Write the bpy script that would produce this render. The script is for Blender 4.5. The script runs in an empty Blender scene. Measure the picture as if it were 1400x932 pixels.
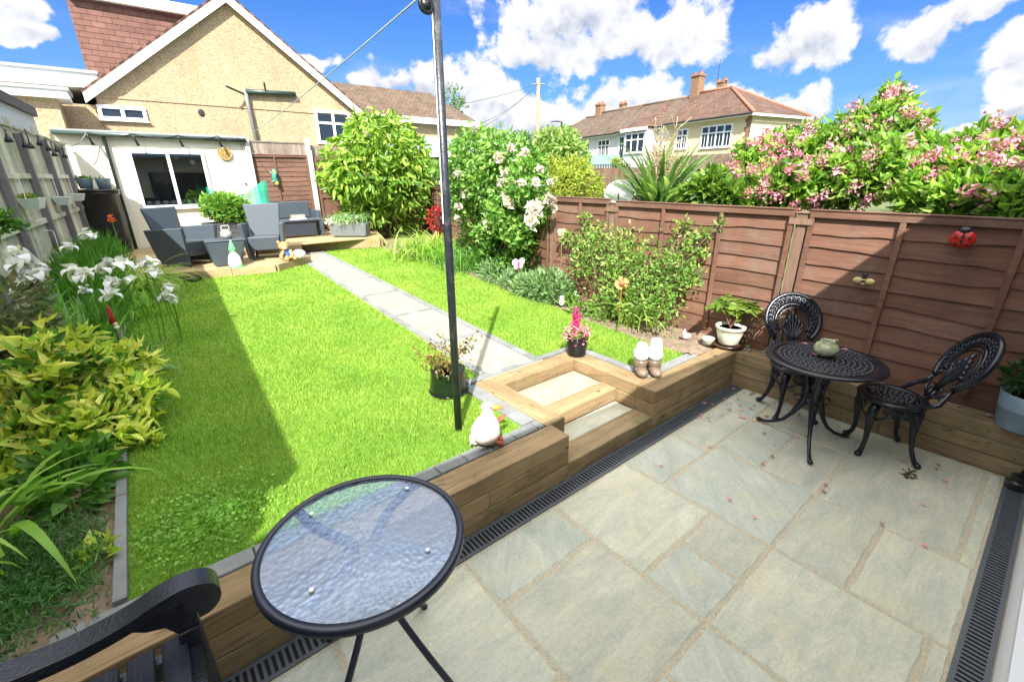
import bpy, bmesh, math, random
import numpy as np
from mathutils import Vector, Matrix
random.seed(7); rng=np.random.default_rng(7)
sc=bpy.context.scene; COL=sc.collection
R=math.radians
SUN_E=4.6; EXPO=1.45; SKY_S=.15
CLOUD_HI=(2.6,2.62,2.66,1); CLOUD_LO=(1.25,1.42,1.8,1); SKY_TINT=(.075,.20,.43,1); HAZE_C=(.9,1.6,2.3,1); FILL_CLOUD_C=(9.6,9.5,8.9,1)
# ------------------------------------------------------------------ camera
CF,CYAW,CPIT,CROL=607.35,-.6827,.3555,-.0062
CC=np.array([0.0,-1.9,2.147])
_c,_s=math.cos(CYAW),math.sin(CYAW); _cp,_sp=math.cos(CPIT),math.sin(CPIT)
FW=np.array([-_s*_cp,_c*_cp,-_sp]); _r=np.array([_c,_s,0.0]); _u=np.cross(_r,FW)
RT=_r*math.cos(CROL)+_u*math.sin(CROL); UP=-_r*math.sin(CROL)+_u*math.cos(CROL)
cam=bpy.data.cameras.new('camera'); camo=bpy.data.objects.new('camera',cam); COL.objects.link(camo)
cam.sensor_width=36; cam.lens=CF/1400*36; cam.clip_start=.05; cam.clip_end=3000
camo.matrix_world=Matrix(((RT[0],UP[0],-FW[0],CC[0]),(RT[1],UP[1],-FW[1],CC[1]),(RT[2],UP[2],-FW[2],CC[2]),(0,0,0,1)))
sc.camera=camo
def ray(px,py): return FW+RT*(px-700)/CF-UP*(py-466)/CF
def at(px,py,x=None,y=None,z=None):
    """measured position: where the sight line through a photo point meets a known wall, floor or depth"""
    d=ray(px,py)
    if z is not None: t=(z-CC[2])/d[2]
    elif x is not None: t=(x-CC[0])/d[0]
    else: t=(y-CC[1])/d[1]
    return CC+d*t
G=.37      # lawn level above the patio
# ------------------------------------------------------------------ sun, sky, exposure
SUN_T=Vector((.72,.78,-1.0)).normalized()          # travel direction of the light
sun=bpy.data.lights.new('sun','SUN'); sun.energy=SUN_E; sun.angle=R(.55); sun.color=(1,.955,.87)
suno=bpy.data.objects.new('sun',sun); COL.objects.link(suno)
suno.rotation_euler=SUN_T.to_track_quat('-Z','Y').to_euler()
sc.view_settings.view_transform='Standard'; sc.view_settings.look='None'; sc.view_settings.gamma=1
sc.view_settings.use_curve_mapping=False; sc.view_settings.exposure=EXPO
w=bpy.data.worlds.new('World'); sc.world=w; w.use_nodes=True
class NT:
    def __init__(s,nt): s.nt=nt
    def n(s,t,ins=None,**kw):
        nd=s.nt.nodes.new(t)
        for k,v in kw.items(): setattr(nd,k,v)
        if ins:
            for k,v in ins.items():
                if isinstance(v,bpy.types.NodeSocket): s.nt.links.new(v,nd.inputs[k])
                else: nd.inputs[k].default_value=v
        return nd
    def m(s,op,a,b=0.0,c=None,clamp=False):
        i={0:a,1:b}
        if c is not None: i[2]=c
        return s.n('ShaderNodeMath',i,operation=op,use_clamp=clamp).outputs[0]
    def v(s,op,a,b=(0,0,0)):
        nd=s.n('ShaderNodeVectorMath',{0:a,1:b},operation=op)
        return nd.outputs['Value'] if op in('LENGTH','DOT_PRODUCT') else nd.outputs[0]
    def mix(s,f,a,b,t='MIX'): return s.n('ShaderNodeMixRGB',{0:f,1:a,2:b},blend_type=t).outputs[0]
    def ramp(s,f,stops):
        nd=s.n('ShaderNodeValToRGB',{0:f}); e=nd.color_ramp.elements
        while len(e)<len(stops): e.new(.5)
        for q,(p,c) in zip(e,stops): q.position=p; q.color=(*c,1) if len(c)==3 else c
        return nd.outputs[0]
    def ss(s,x,a,b): return s.n('ShaderNodeMapRange',{0:x,1:a,2:b,3:0.0,4:1.0},interpolation_type='SMOOTHSTEP').outputs[0]
w.node_tree.nodes.clear(); N=NT(w.node_tree)
sky=N.n('ShaderNodeTexSky',sky_type='NISHITA',sun_disc=False,sun_elevation=math.asin(-SUN_T.z),sun_rotation=math.atan2(-SUN_T.x,-SUN_T.y),air_density=1.0,dust_density=.3,ozone_density=2.2)
tc=N.n('ShaderNodeTexCoord').outputs['Generated']
sep=N.n('ShaderNodeSeparateXYZ',{0:tc})
# cumulus: each cloud has its own bearing and size; fractal noise breaks its outline
clouds=[(800,-15,150,95),(905,40,125,62),(760,70,95,42),(1105,45,70,55),(1080,75,60,32),(1270,45,85,38),(1350,10,90,30),(1390,60,60,40),(1390,150,45,18),(1385,100,40,30),
 (660,140,70,42),(590,120,70,32),(530,110,50,22),(1010,150,110,55),(900,135,90,45),(830,165,110,40),(740,170,60,35),(1100,150,50,30),(10,0,60,28),(45,45,55,22),(430,82,30,15),(610,170,60,25),(700,190,90,18),(1300,190,90,14),
 (-300,-200,300,120),(1750,-100,300,160),(600,-500,260,160),(1200,-600,300,160)]
warp=N.n('ShaderNodeTexNoise',{'Vector':tc,'Scale':9.0,'Detail':3.0,'Roughness':.55})
tcw=N.v('ADD',tc,N.v('SCALE',N.v('SUBTRACT',warp.outputs['Color'],(.5,.5,.5)),(0,0,0)))
tcw.node.inputs[1].links[0].from_node.inputs['Scale'].default_value=.075
acc=None; low=None
for (px,py,rx,ry) in clouds:
    d=ray(px,py); d=d/np.linalg.norm(d)
    dr=(ray(px+rx,py)/np.linalg.norm(ray(px+rx,py)))-d; du=(ray(px,py-ry)/np.linalg.norm(ray(px,py-ry)))-d
    ax,az=float(np.linalg.norm(dr)),float(np.linalg.norm(du))
    dv=N.v('SUBTRACT',tcw,tuple(float(q) for q in d))
    l=N.v('LENGTH',N.v('MULTIPLY',dv,(1/ax,1/ax,1/az)))
    mk=N.m('SUBTRACT',1.25,l,clamp=False)
    sz=N.n('ShaderNodeSeparateXYZ',{0:dv}).outputs[2]
    lw=N.m('MULTIPLY',N.m('MAXIMUM',mk,0.0),N.m('MULTIPLY_ADD',sz,-1.0/az,.30))
    acc=mk if acc is None else N.m('MAXIMUM',acc,mk)
    low=lw if low is None else N.m('MAXIMUM',low,lw)
n1=N.n('ShaderNodeTexNoise',{'Vector':tc,'Scale':12.0,'Detail':11.0,'Roughness':.58,'Distortion':.1}).outputs[0]
n2=N.n('ShaderNodeTexNoise',{'Vector':N.v('ADD',tc,(.0,.0,.022)),'Scale':12.0,'Detail':11.0,'Roughness':.58,'Distortion':.1}).outputs[0]
dens=N.m('ADD',acc,N.m('MULTIPLY',N.m('SUBTRACT',n1,.5),3.3))
cm=N.ss(dens,.24,.60)
core=N.ss(N.m('ADD',low,N.m('MULTIPLY',N.m('SUBTRACT',n2,n1),3.2)),.0,1.3)
ccol=N.mix(core,CLOUD_HI,CLOUD_LO)
wisp=N.n('ShaderNodeTexNoise',{'Vector':N.v('MULTIPLY',tc,(1,1,3.2)),'Scale':3.5,'Detail':7.0,'Roughness':.6}).outputs[0]
haze=N.ss(sep.outputs[2],.40,-.02)
skyc=N.mix(1.0,sky.outputs[0],SKY_TINT,'MULTIPLY')
skyc=N.mix(N.m('MULTIPLY',haze,.6),skyc,HAZE_C)
skyc=N.mix(N.m('MULTIPLY',N.ss(wisp,.52,.8),.35),skyc,CLOUD_HI)
col=N.mix(cm,skyc,ccol)
# extra-bright cloud added out of view, overhead and behind the house, as shade fill
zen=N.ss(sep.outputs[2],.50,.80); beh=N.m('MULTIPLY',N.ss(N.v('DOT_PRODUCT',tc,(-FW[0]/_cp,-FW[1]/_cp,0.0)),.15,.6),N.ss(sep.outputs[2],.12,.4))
col=N.mix(N.m('MULTIPLY',N.m('MAXIMUM',zen,beh),N.m('MULTIPLY_ADD',N.ss(wisp,.40,.62),.5,.5)),col,FILL_CLOUD_C)
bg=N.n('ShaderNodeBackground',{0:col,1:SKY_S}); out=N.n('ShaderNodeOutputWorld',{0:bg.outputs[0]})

# ------------------------------------------------------------------ materials
def newmat(name):
    m=bpy.data.materials.new(name); m.use_nodes=True; m.node_tree.nodes.clear(); return m,NT(m.node_tree)
def fin(n,sh): n.n('ShaderNodeOutputMaterial',{0:sh})
def bsdf(n,col,rough=.6,**k):
    i={'Base Color':col if isinstance(col,bpy.types.NodeSocket) else (*col,1),'Roughness':rough}
    for a,b in k.items(): i[a.replace('_',' ')]=b
    return n.n('ShaderNodeBsdfPrincipled',i)
def plain(name,col,rough=.55,var=.18,scale=6.0,bump=.0,bscale=60.0,metal=0.0,spec=.5,dirt=None,island=0.0,coord='Object'):
    m,n=newmat(name); tcx=n.n('ShaderNodeTexCoord').outputs[coord]
    ns=n.n('ShaderNodeTexNoise',{'Vector':tcx,'Scale':scale,'Detail':6.0,'Roughness':.65}).outputs[0]
    c1=tuple(min(1,q*(1+var)) for q in col); c0=tuple(q*(1-var) for q in col)
    c=n.ramp(ns,[(.3,c0),(.7,c1)])
    if dirt:
        d=n.n('ShaderNodeTexNoise',{'Vector':tcx,'Scale':scale*.35,'Detail':8.0,'Roughness':.7}).outputs[0]
        c=n.mix(n.m('MULTIPLY',n.ss(d,.5,.75),.7),c,(*dirt,1))
    if island:
        ri=n.n('ShaderNodeNewGeometry').outputs['Random Per Island']
        c=n.mix(1.0,c,n.ramp(ri,[(0,(1-island,)*3),(1,(1+island,)*3)]),'MULTIPLY')
    b=bsdf(n,c,rough,Metallic=metal,Specular_IOR_Level=spec)
    if bump:
        bn=n.n('ShaderNodeTexNoise',{'Vector':tcx,'Scale':bscale,'Detail':4.0,'Roughness':.6}).outputs[0]
        bp=n.n('ShaderNodeBump',{'Height':bn,'Strength':bump,'Distance':.01}); n.nt.links.new(bp.outputs[0],b.inputs['Normal'])
    fin(n,b.outputs[0]); return m
def wood(name,c0,c1,axis=0,scale=9.0,knots=True,rough=.75,stain=None,vary=.22,bump=.5,stretch=.07,CRK=0.0):
    m,n=newmat(name); tcx=n.n('ShaderNodeTexCoord').outputs['Object']; oi=n.n('ShaderNodeObjectInfo').outputs['Random']
    off=n.n('ShaderNodeCombineXYZ',{0:n.m('MULTIPLY',oi,37.0),1:n.m('MULTIPLY',oi,11.0),2:n.m('MULTIPLY',oi,5.0)}).outputs[0]
    p=n.v('ADD',tcx,off); s=[1,1,1]; s[axis]=stretch
    ps=n.v('MULTIPLY',p,tuple(s))
    g=n.n('ShaderNodeTexNoise',{'Vector':ps,'Scale':scale*3,'Detail':8.0,'Roughness':.7,'Distortion':1.2}).outputs[0]
    g2=n.n('ShaderNodeTexNoise',{'Vector':p,'Scale':scale*.35,'Detail':5.0}).outputs[0]
    fine=n.n('ShaderNodeTexNoise',{'Vector':n.v('MULTIPLY',ps,(1,1,1)),'Scale':scale*16,'Detail':3.0}).outputs[0]
    c=n.ramp(n.m('ADD',n.m('MULTIPLY',g,.75),n.m('MULTIPLY',fine,.25)),[(.33,c0),(.66,c1)])
    c=n.mix(n.m('MULTIPLY',n.ss(g2,.42,.72),.45),c,(*[q*.62 for q in c0],1))
    if knots:
        s2=[1,1,1]; s2[axis]=.5
        vo=n.n('ShaderNodeTexVoronoi',{'Vector':n.v('MULTIPLY',p,tuple(s2)),'Scale':4.2}).outputs['Distance']
        c=n.mix(n.ss(vo,.10,.05),c,(*[q*.3 for q in c0],1))
    if knots:
        ck=n.n('ShaderNodeTexNoise',{'Vector':n.v('MULTIPLY',ps,(1,1,1)),'Scale':scale*2.2,'Detail':2.0,'Distortion':.6}).outputs[0]
        c=n.mix(n.m('MULTIPLY',n.ss(n.m('ABSOLUTE',n.m('SUBTRACT',ck,.5)),.006,.002),CRK),c,(*[q*.3 for q in c0],1))
    if stain:
        st=n.n('ShaderNodeTexNoise',{'Vector':p,'Scale':2.3,'Detail':8.0,'Roughness':.72}).outputs[0]
        c=n.mix(n.m('MULTIPLY',n.ss(st,.47,.7),.75),c,(*stain,1))
    ri=n.n('ShaderNodeNewGeometry').outputs['Random Per Island']
    c=n.mix(1.0,c,n.ramp(ri,[(0,(1-vary,)*3),(1,(1+vary,)*3)]),'MULTIPLY')
    b=bsdf(n,c,rough,Specular_IOR_Level=.3)
    bp=n.n('ShaderNodeBump',{'Height':n.m('ADD',g,fine),'Strength':bump,'Distance':.006}); n.nt.links.new(bp.outputs[0],b.inputs['Normal'])
    fin(n,b.outputs[0]); return m
def leafm(name,cols,rough=.45,trans=.4,spec=.4,bright=1.6):
    m,n=newmat(name); ri=n.n('ShaderNodeNewGeometry').outputs['Random Per Island']
    st=[(i/max(1,len(cols)-1),c) for i,c in enumerate(cols)]
    c=n.ramp(ri,st)
    tcx=n.n('ShaderNodeTexCoord').outputs['Object']
    ns=n.n('ShaderNodeTexNoise',{'Vector':tcx,'Scale':3.0,'Detail':2.0}).outputs[0]
    c=n.mix(1.0,c,n.ramp(ns,[(.3,(.75,)*3),(.7,(1.2,)*3)]),'MULTIPLY')
    b=bsdf(n,c,rough,Specular_IOR_Level=spec)
    t=n.n('ShaderNodeBsdfTranslucent',{0:n.mix(1.0,c,(bright,bright*1.05,bright*.5,1),'MULTIPLY')})
    fin(n,n.n('ShaderNodeMixShader',{0:trans,1:b.outputs[0],2:t.outputs[0]}).outputs[0]); return m
def glassm(name,tint=(.02,.025,.03),rough=.03):
    m,n=newmat(name); b=bsdf(n,tint,rough,Specular_IOR_Level=.9); fin(n,b.outputs[0]); return m
def tiles(name,c0,c1,rowh=.13,colw=.17,udir=(1,0,0),slope=None,mortar=None):
    mortar=mortar or tuple(q*.55 for q in c0)
    """courses of tiles following object coordinates: u along the eaves, v up the slope"""
    m,n=newmat(name); tcx=n.n('ShaderNodeTexCoord').outputs['Object']
    u=n.v('DOT_PRODUCT',tcx,tuple(udir)); v=n.v('DOT_PRODUCT',tcx,tuple(slope))
    p=n.n('ShaderNodeCombineXYZ',{0:u,1:v,2:0.0}).outputs[0]
    br=n.n('ShaderNodeTexBrick',{'Vector':p,'Color1':(*c0,1),'Color2':(*c1,1),'Mortar':(*mortar,1),'Scale':1.0,'Mortar Size':.008,'Mortar Smooth':.3,'Bias':0.0,'Brick Width':colw,'Row Height':rowh},offset=.5)
    ns=n.n('ShaderNodeTexNoise',{'Vector':tcx,'Scale':1.4,'Detail':8.0,'Roughness':.7}).outputs[0]
    c=n.mix(1.0,br.outputs[0],n.ramp(ns,[(.3,(.72,.72,.72)),(.7,(1.25,1.22,1.18))]),'MULTIPLY')
    b=bsdf(n,c,.8,Specular_IOR_Level=.25)
    saw=n.m('FRACT',n.m('DIVIDE',v,rowh))
    bp=n.n('ShaderNodeBump',{'Height':n.m('ADD',n.m('MULTIPLY',saw,-1.0),n.m('MULTIPLY',br.outputs['Fac'],-.4)),'Strength':1.0,'Distance':.03}); n.nt.links.new(bp.outputs[0],b.inputs['Normal'])
    fin(n,b.outputs[0]); return m
# ------------------------------------------------------------------ mesh helpers
class MB:
    def __init__(s,o=None,u=None,nrm=None):
        s.v=[]; s.f=[]; s.o=None
        if o is not None: s.o=np.array(o,float); s.u=np.array(u,float); s.nn=np.array(nrm,float)
    def add(s,vs,fs):
        b=len(s.v)
        for q in vs:
            if s.o is not None:
                q=s.o+s.u*q[0]+s.nn*q[1]+np.array([0,0,1.0])*q[2]
            s.v.append((float(q[0]),float(q[1]),float(q[2])))
        s.f+= [tuple(i+b for i in f) for f in fs]; return s
    def box(s,x0,x1,y0,y1,z0,z1):
        s.add([(x0,y0,z0),(x1,y0,z0),(x1,y1,z0),(x0,y1,z0),(x0,y0,z1),(x1,y0,z1),(x1,y1,z1),(x0,y1,z1)],[(0,3,2,1),(4,5,6,7),(0,1,5,4),(1,2,6,5),(2,3,7,6),(3,0,4,7)]); return s
    def obox(s,c,ax,ay,az,hx,hy,hz):
        c=np.array(c,float);ax,ay,az=[np.array(q,float)/np.linalg.norm(q) for q in (ax,ay,az)]
        vs=[c+ax*hx*i+ay*hy*j+az*hz*k for k in(-1,1) for (i,j) in((-1,-1),(1,-1),(1,1),(-1,1))]
        s.add(vs,[(0,3,2,1),(4,5,6,7),(0,1,5,4),(1,2,6,5),(2,3,7,6),(3,0,4,7)]); return s
    def beam(s,a,b,wd,ht,up=(0,0,1)):
        a=np.array(a,float);b=np.array(b,float);d=b-a;L=np.linalg.norm(d);d/=L
        sd=np.cross(d,np.array(up,float)); sd/=np.linalg.norm(sd); u2=np.cross(sd,d)
        return s.obox((a+b)/2,d,sd,u2,L/2,wd/2,ht/2)
    def prism(s,poly,z0,z1):
        n=len(poly); s.add([(p[0],p[1],z0) for p in poly]+[(p[0],p[1],z1) for p in poly],[tuple(range(n-1,-1,-1)),tuple(range(n,2*n))]+[(i,(i+1)%n,(i+1)%n+n,i+n) for i in range(n)]); return s
    def tube(s,pts,r,seg=8,closed=False,cap=True,flat=1.0):
        P=[np.array(p,float) for p in pts]; n=len(P)
        rr=[r]*n if np.isscalar(r) else list(r); base=[]; nrm=None; vs=[]
        for i in range(n):
            a=P[(i-1)%n] if (closed or i>0) else P[i]; b=P[(i+1)%n] if (closed or i<n-1) else P[i]
            t=b-a; t/= (np.linalg.norm(t)+1e-12)
            if nrm is None:
                h=np.array([0,0,1.0]) if abs(t[2])<.9 else np.array([1.0,0,0]); nrm=np.cross(t,h)
            nrm=nrm-t*(nrm@t); nrm/=np.linalg.norm(nrm)+1e-12; bb=np.cross(t,nrm)
            for k in range(seg):
                an=2*math.pi*k/seg; vs.append(P[i]+(nrm*math.cos(an)+bb*math.sin(an)*flat)*rr[i])
        fs=[]
        for i in range(n if closed else n-1):
            j=(i+1)%n
            for k in range(seg): fs.append((i*seg+k,i*seg+(k+1)%seg,j*seg+(k+1)%seg,j*seg+k))
        if cap and not closed: fs.append(tuple(range(seg-1,-1,-1))); fs.append(tuple((n-1)*seg+k for k in range(seg)))
        s.add(vs,fs); return s
    def lathe(s,prof,seg=24,c=(0,0,0),sx=1,sy=1,ax=None):
        vs=[];n=len(prof)
        for (r,z) in prof:
            for k in range(seg):
                a=2*math.pi*k/seg; vs.append((c[0]+r*math.cos(a)*sx,c[1]+r*math.sin(a)*sy,c[2]+z))
        fs=[(i*seg+k,i*seg+(k+1)%seg,(i+1)*seg+(k+1)%seg,(i+1)*seg+k) for i in range(n-1) for k in range(seg)]
        if prof[0][0]>1e-6: fs.append(tuple(range(seg-1,-1,-1)))
        if prof[-1][0]>1e-6: fs.append(tuple((n-1)*seg+k for k in range(seg)))
        s.add(vs,fs); return s
    def ball(s,c,rx,ry=None,rz=None,seg=12,rings=8,axes=None):
        ry=rx if ry is None else ry; rz=rx if rz is None else rz; vs=[];fs=[]
        A=axes if axes is not None else np.eye(3)
        for i in range(rings+1):
            th=math.pi*i/rings
            for k in range(seg):
                a=2*math.pi*k/seg; q=np.array([rx*math.sin(th)*math.cos(a),ry*math.sin(th)*math.sin(a),rz*math.cos(th)])
                vs.append(np.array(c)+q@np.array(A))
        for i in range(rings):
            for k in range(seg): fs.append((i*seg+k,(i+1)*seg+k,(i+1)*seg+(k+1)%seg,i*seg+(k+1)%seg))
        s.add(vs,fs); return s
    def build(s,name,mt,parent=None,smooth=False,bevel=0,local=False,fix=True):
        return mk(name,np.array(s.v).reshape(-1,3),s.f,mt,parent,smooth,bevel,local,fix)
def mk(name,V,F,mt,parent=None,smooth=False,bevel=0,local=False,fix=True):
    V=np.array(V,float)
    off=np.zeros(3)
    if not local:
        if parent is not None:
            p=parent
            while p is not None: off+=np.array(p.location); p=p.parent
        else:
            off=np.array([(V[:,0].min()+V[:,0].max())/2,(V[:,1].min()+V[:,1].max())/2,V[:,2].min()])
    V=V-off
    me=bpy.data.meshes.new(name)
    if isinstance(F,np.ndarray):
        n,k=F.shape; me.vertices.add(len(V)); me.vertices.foreach_set('co',V.astype('f').ravel()); me.loops.add(n*k); me.loops.foreach_set('vertex_index',F.astype('i').ravel())
        me.polygons.add(n); me.polygons.foreach_set('loop_start',np.arange(0,n*k,k,dtype='i')); me.polygons.foreach_set('loop_total',np.full(n,k,'i')); me.update(calc_edges=True)
    else:
        me.from_pydata([tuple(q) for q in V],[],F)
        if fix:
            bm=bmesh.new(); bm.from_mesh(me); bmesh.ops.remove_doubles(bm,verts=bm.verts,dist=1e-6) if smooth else None
            bmesh.ops.recalc_face_normals(bm,faces=bm.faces); bm.to_mesh(me); bm.free()
    if mt: me.materials.append(mt)
    if smooth: me.polygons.foreach_set('use_smooth',[True]*len(me.polygons))
    o=bpy.data.objects.new(name,me); COL.objects.link(o)
    if parent is not None: o.parent=parent
    elif not local: o.location=off
    if bevel:
        b=o.modifiers.new('bevel','BEVEL'); b.width=bevel; b.segments=2; b.limit_method='ANGLE'; b.angle_limit=R(40)
    return o
def tag(o,label=None,cat=None,group=None,kind=None):
    if label: o['label']=label
    if cat: o['category']=cat
    if group: o['group']=group
    if kind: o['kind']=kind
    return o
def thing(name,loc,label,cat,group=None,rz=0):
    o=bpy.data.objects.new(name,None); COL.objects.link(o); o.location=tuple(float(q) for q in loc); o.rotation_euler=(0,0,rz); o.empty_display_size=.1
    return tag(o,label,cat,group)
def copy_tree(o,parent=None,label=None,loc=None,rz=None):
    c=o.copy(); COL.objects.link(c); c.parent=parent
    if label: c['label']=label
    if loc is not None: c.location=loc
    if rz is not None: c.rotation_euler=(0,0,rz)
    for ch in [q for q in KIDS.get(o.name,o.children)]: copy_tree(ch,c)
    return c
KIDS={}
def unit(v): v=np.asarray(v,float); return v/(np.linalg.norm(v,axis=-1,keepdims=True)+1e-9)
def rdir(n):
    return unit(rng.normal(size=(n,3)))
# ---- leaves: V,F arrays
def leaves(P,D,L,W,fold=.25,curl=.15,lvar=.35):
    """P base points, D pointing directions; six-vertex pointed leaves folded on the mid rib"""
    n=len(P); D=unit(D); S=unit(np.cross(D,rdir(n))); Nn=np.cross(S,D)
    L=L*(1+lvar*(rng.random(n)*2-1)); W=W*(1+lvar*(rng.random(n)*2-1))
    L=L[:,None];W=W[:,None]
    b=P; t=P+D*L-Nn*L*curl
    l1=P+D*L*.3+S*W*.5+Nn*W*fold; l2=P+D*L*.68+S*W*.38+Nn*(W*fold-L*curl*.5)
    r1=P+D*L*.3-S*W*.5+Nn*W*fold; r2=P+D*L*.68-S*W*.38+Nn*(W*fold-L*curl*.5)
    V=np.stack([b,l1,l2,t,r2,r1],1).reshape(-1,3)
    i=np.arange(n)[:,None]*6
    F=np.concatenate([i+np.array([[0,1,2,3]]),i+np.array([[0,3,4,5]])],0)
    return V,F
def cat(parts):
    V=[];F=[];o=0
    for v,f in parts: V.append(v);F.append(f+o);o+=len(v)
    return np.concatenate(V),np.concatenate(F)
def blob(n,lobes,shell=.55,jit=.12):
    """points through a set of ellipsoid lobes (cx,cy,cz,rx,ry,rz), denser to the outside; returns points and outward dirs"""
    lob=np.array(lobes,float); vol=(lob[:,3]*lob[:,4]*lob[:,5])**(2/3); idx=rng.choice(len(lob),n,p=vol/vol.sum())
    d=rdir(n); rr=(shell+(1-shell)*rng.random(n)**.5)*(1+jit*rng.normal(size=n))
    P=lob[idx,:3]+d*lob[idx,3:]*rr[:,None]
    return P,unit(d*np.array([1,1,1])/lob[idx,3:]*lob[idx,3:].mean(1,keepdims=True))
def lobes_in(c,r,n,rs=.45,seed=0,zmin=None):
    g=np.random.default_rng(seed); out=[]
    for i in range(n):
        d=unit(g.normal(size=3)); rad=g.random()**.4
        q=np.array(c)+d*np.array(r)*rad*(1-rs*.8); s=rs*(.7+.6*g.random())
        if zmin is not None: q[2]=max(q[2],zmin)
        out.append((*q,r[0]*s,r[1]*s,r[2]*s))
    return out
def twigs(P,n,c,parent_z,L=.25,thr=.004):
    mb=MB(); idx=rng.choice(len(P),n)
    for i in idx:
        p=P[i]; q=np.array([c[0]+(p[0]-c[0])*.3,c[1]+(p[1]-c[1])*.3,parent_z+(p[2]-parent_z)*.25]); m=(p+q)/2+rng.normal(size=3)*.05*L
        mb.tube([q,m,p],[thr*1.6,thr,thr*.4],4,cap=False)
    return mb
def straps(bases,az,lean,L,W,arch,seg=6,fold=.0):
    """arching strap leaves as ribbons"""
    n=len(bases); V=[];F=[]
    az=np.asarray(az);lean=np.asarray(lean);L=np.asarray(L)*np.ones(n);W=np.asarray(W)*np.ones(n);arch=np.asarray(arch)*np.ones(n)
    pts=[np.array(bases,float)]; a=np.array(lean,float)
    h=np.stack([np.cos(az),np.sin(az)],1)
    for k in range(seg):
        st=L/seg; d=np.concatenate([h*np.sin(a)[:,None],np.cos(a)[:,None]],1); pts.append(pts[-1]+d*st[:,None]); a=a+arch/seg*(1.0+.6*k/seg)
    tw=rng.normal(size=n)*.25
    side=np.stack([-np.sin(az+tw),np.cos(az+tw),rng.normal(size=n)*.15],1)
    rows=[]
    for k,p in enumerate(pts):
        t=k/seg; wd=W*(.55+.75*t if t<.45 else (.89*(1-((t-.45)/.55)**1.6)+.02)); rows+= [p-side*wd[:,None]/2,p+side*wd[:,None]/2]
    V=np.stack(rows,1).reshape(-1,3); i=np.arange(n)[:,None]*(2*(seg+1))
    F=np.concatenate([i+np.array([[2*k,2*k+1,2*k+3,2*k+2]]) for k in range(seg)],0)
    return V,F
# ================================================================== MATERIALS
SLE=wood('sleeper_wood',(.22,.145,.07),(.41,.295,.165),axis=0,scale=4.5,stain=(.15,.12,.06),rough=.85,CRK=.6)
SLEG=wood('old_sleeper_wood',(.22,.155,.08),(.41,.305,.175),axis=0,scale=4.5,stain=(.11,.11,.045),rough=.85,CRK=.6)
DECKW=wood('deck_wood',(.28,.20,.10),(.45,.34,.19),axis=0,scale=5,knots=False)
FEN=wood('fence_wood',(.12,.058,.038),(.21,.108,.074),axis=1,scale=6,rough=.85,knots=True,vary=.16,stain=(.17,.125,.10))
FENX=wood('fence_wood_across',(.115,.06,.043),(.18,.10,.073),axis=0,scale=6,rough=.85,knots=True,vary=.16)
FENV=wood('fence_post_wood',(.15,.09,.062),(.25,.16,.115),axis=2,scale=6,rough=.85,knots=False)
PALEB=wood('weathered_boards',(.46,.44,.34),(.70,.67,.53),axis=2,scale=5,rough=.9,stain=(.26,.28,.17),vary=.2)
GREYP=wood('grey_post_wood',(.16,.14,.15),(.27,.245,.25),axis=2,scale=5,rough=.85,knots=False)
TREL=wood('grey_slat_wood',(.15,.12,.10),(.34,.28,.24),axis=2,scale=8,rough=.9,knots=False)
CREAM=plain('cream_render',(.80,.74,.60),.85,var=.06,bump=.25,bscale=90,dirt=(.62,.56,.43))
WHITE=plain('white_upvc',(.82,.83,.85),.3,var=.03)
WHITEP=plain('white_paint',(.86,.86,.86),.5,var=.05)
DGREEN=plain('dark_green_plastic',(.03,.055,.045),.35)
BLACKP=plain('black_plastic',(.012,.013,.016),.35)
GREYC=plain('grey_felt',(.30,.31,.31),.85,var=.12,bump=.2,scale=3)
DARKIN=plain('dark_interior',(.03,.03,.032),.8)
CONC=plain('concrete',(.50,.48,.43),.9,var=.15,bump=.4,bscale=80,dirt=(.33,.31,.26))
GLASSD=glassm('window_glass')
BLUEBR=plain('blue_grey_brick',(.17,.18,.18),.8,var=.2,bump=.4,bscale=70,island=.15)
RATT=plain('grey_rattan',(.115,.135,.16),.5,var=.12,bump=.0)
# woven bump for rattan
def weave(name,col,s=55,rough=.5):
    m,n=newmat(name); tcx=n.n('ShaderNodeTexCoord').outputs['Object']
    ch=n.n('ShaderNodeTexWave',{'Vector':tcx,'Scale':s*.35,'Distortion':1.5},bands_direction='Z').outputs['Fac']
    ch2=n.n('ShaderNodeTexWave',{'Vector':tcx,'Scale':s*.35,'Distortion':1.5},bands_direction='DIAGONAL').outputs['Fac']
    h=n.m('MULTIPLY',ch,ch2); c=n.mix(h,(*[q*.75 for q in col],1),(*[q*1.3 for q in col],1)); b=bsdf(n,c,rough)
    bp=n.n('ShaderNodeBump',{'Height':h,'Strength':.5,'Distance':.006}); n.nt.links.new(bp.outputs[0],b.inputs['Normal']); fin(n,b.outputs[0]); return m
RATT=weave('grey_rattan_weave',(.06,.078,.10),38)
RATD=weave('dark_rattan_weave',(.025,.033,.05),38)
BLUEPOT=plain('blue_grey_glaze',(.22,.31,.38),.35,var=.08)
TERR=plain('terracotta',(.42,.12,.05),.5)
SOIL=plain('garden_soil',(.19,.14,.10),.95,var=.35,scale=14,bump=1.0,bscale=40,dirt=(.12,.08,.055))
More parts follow.
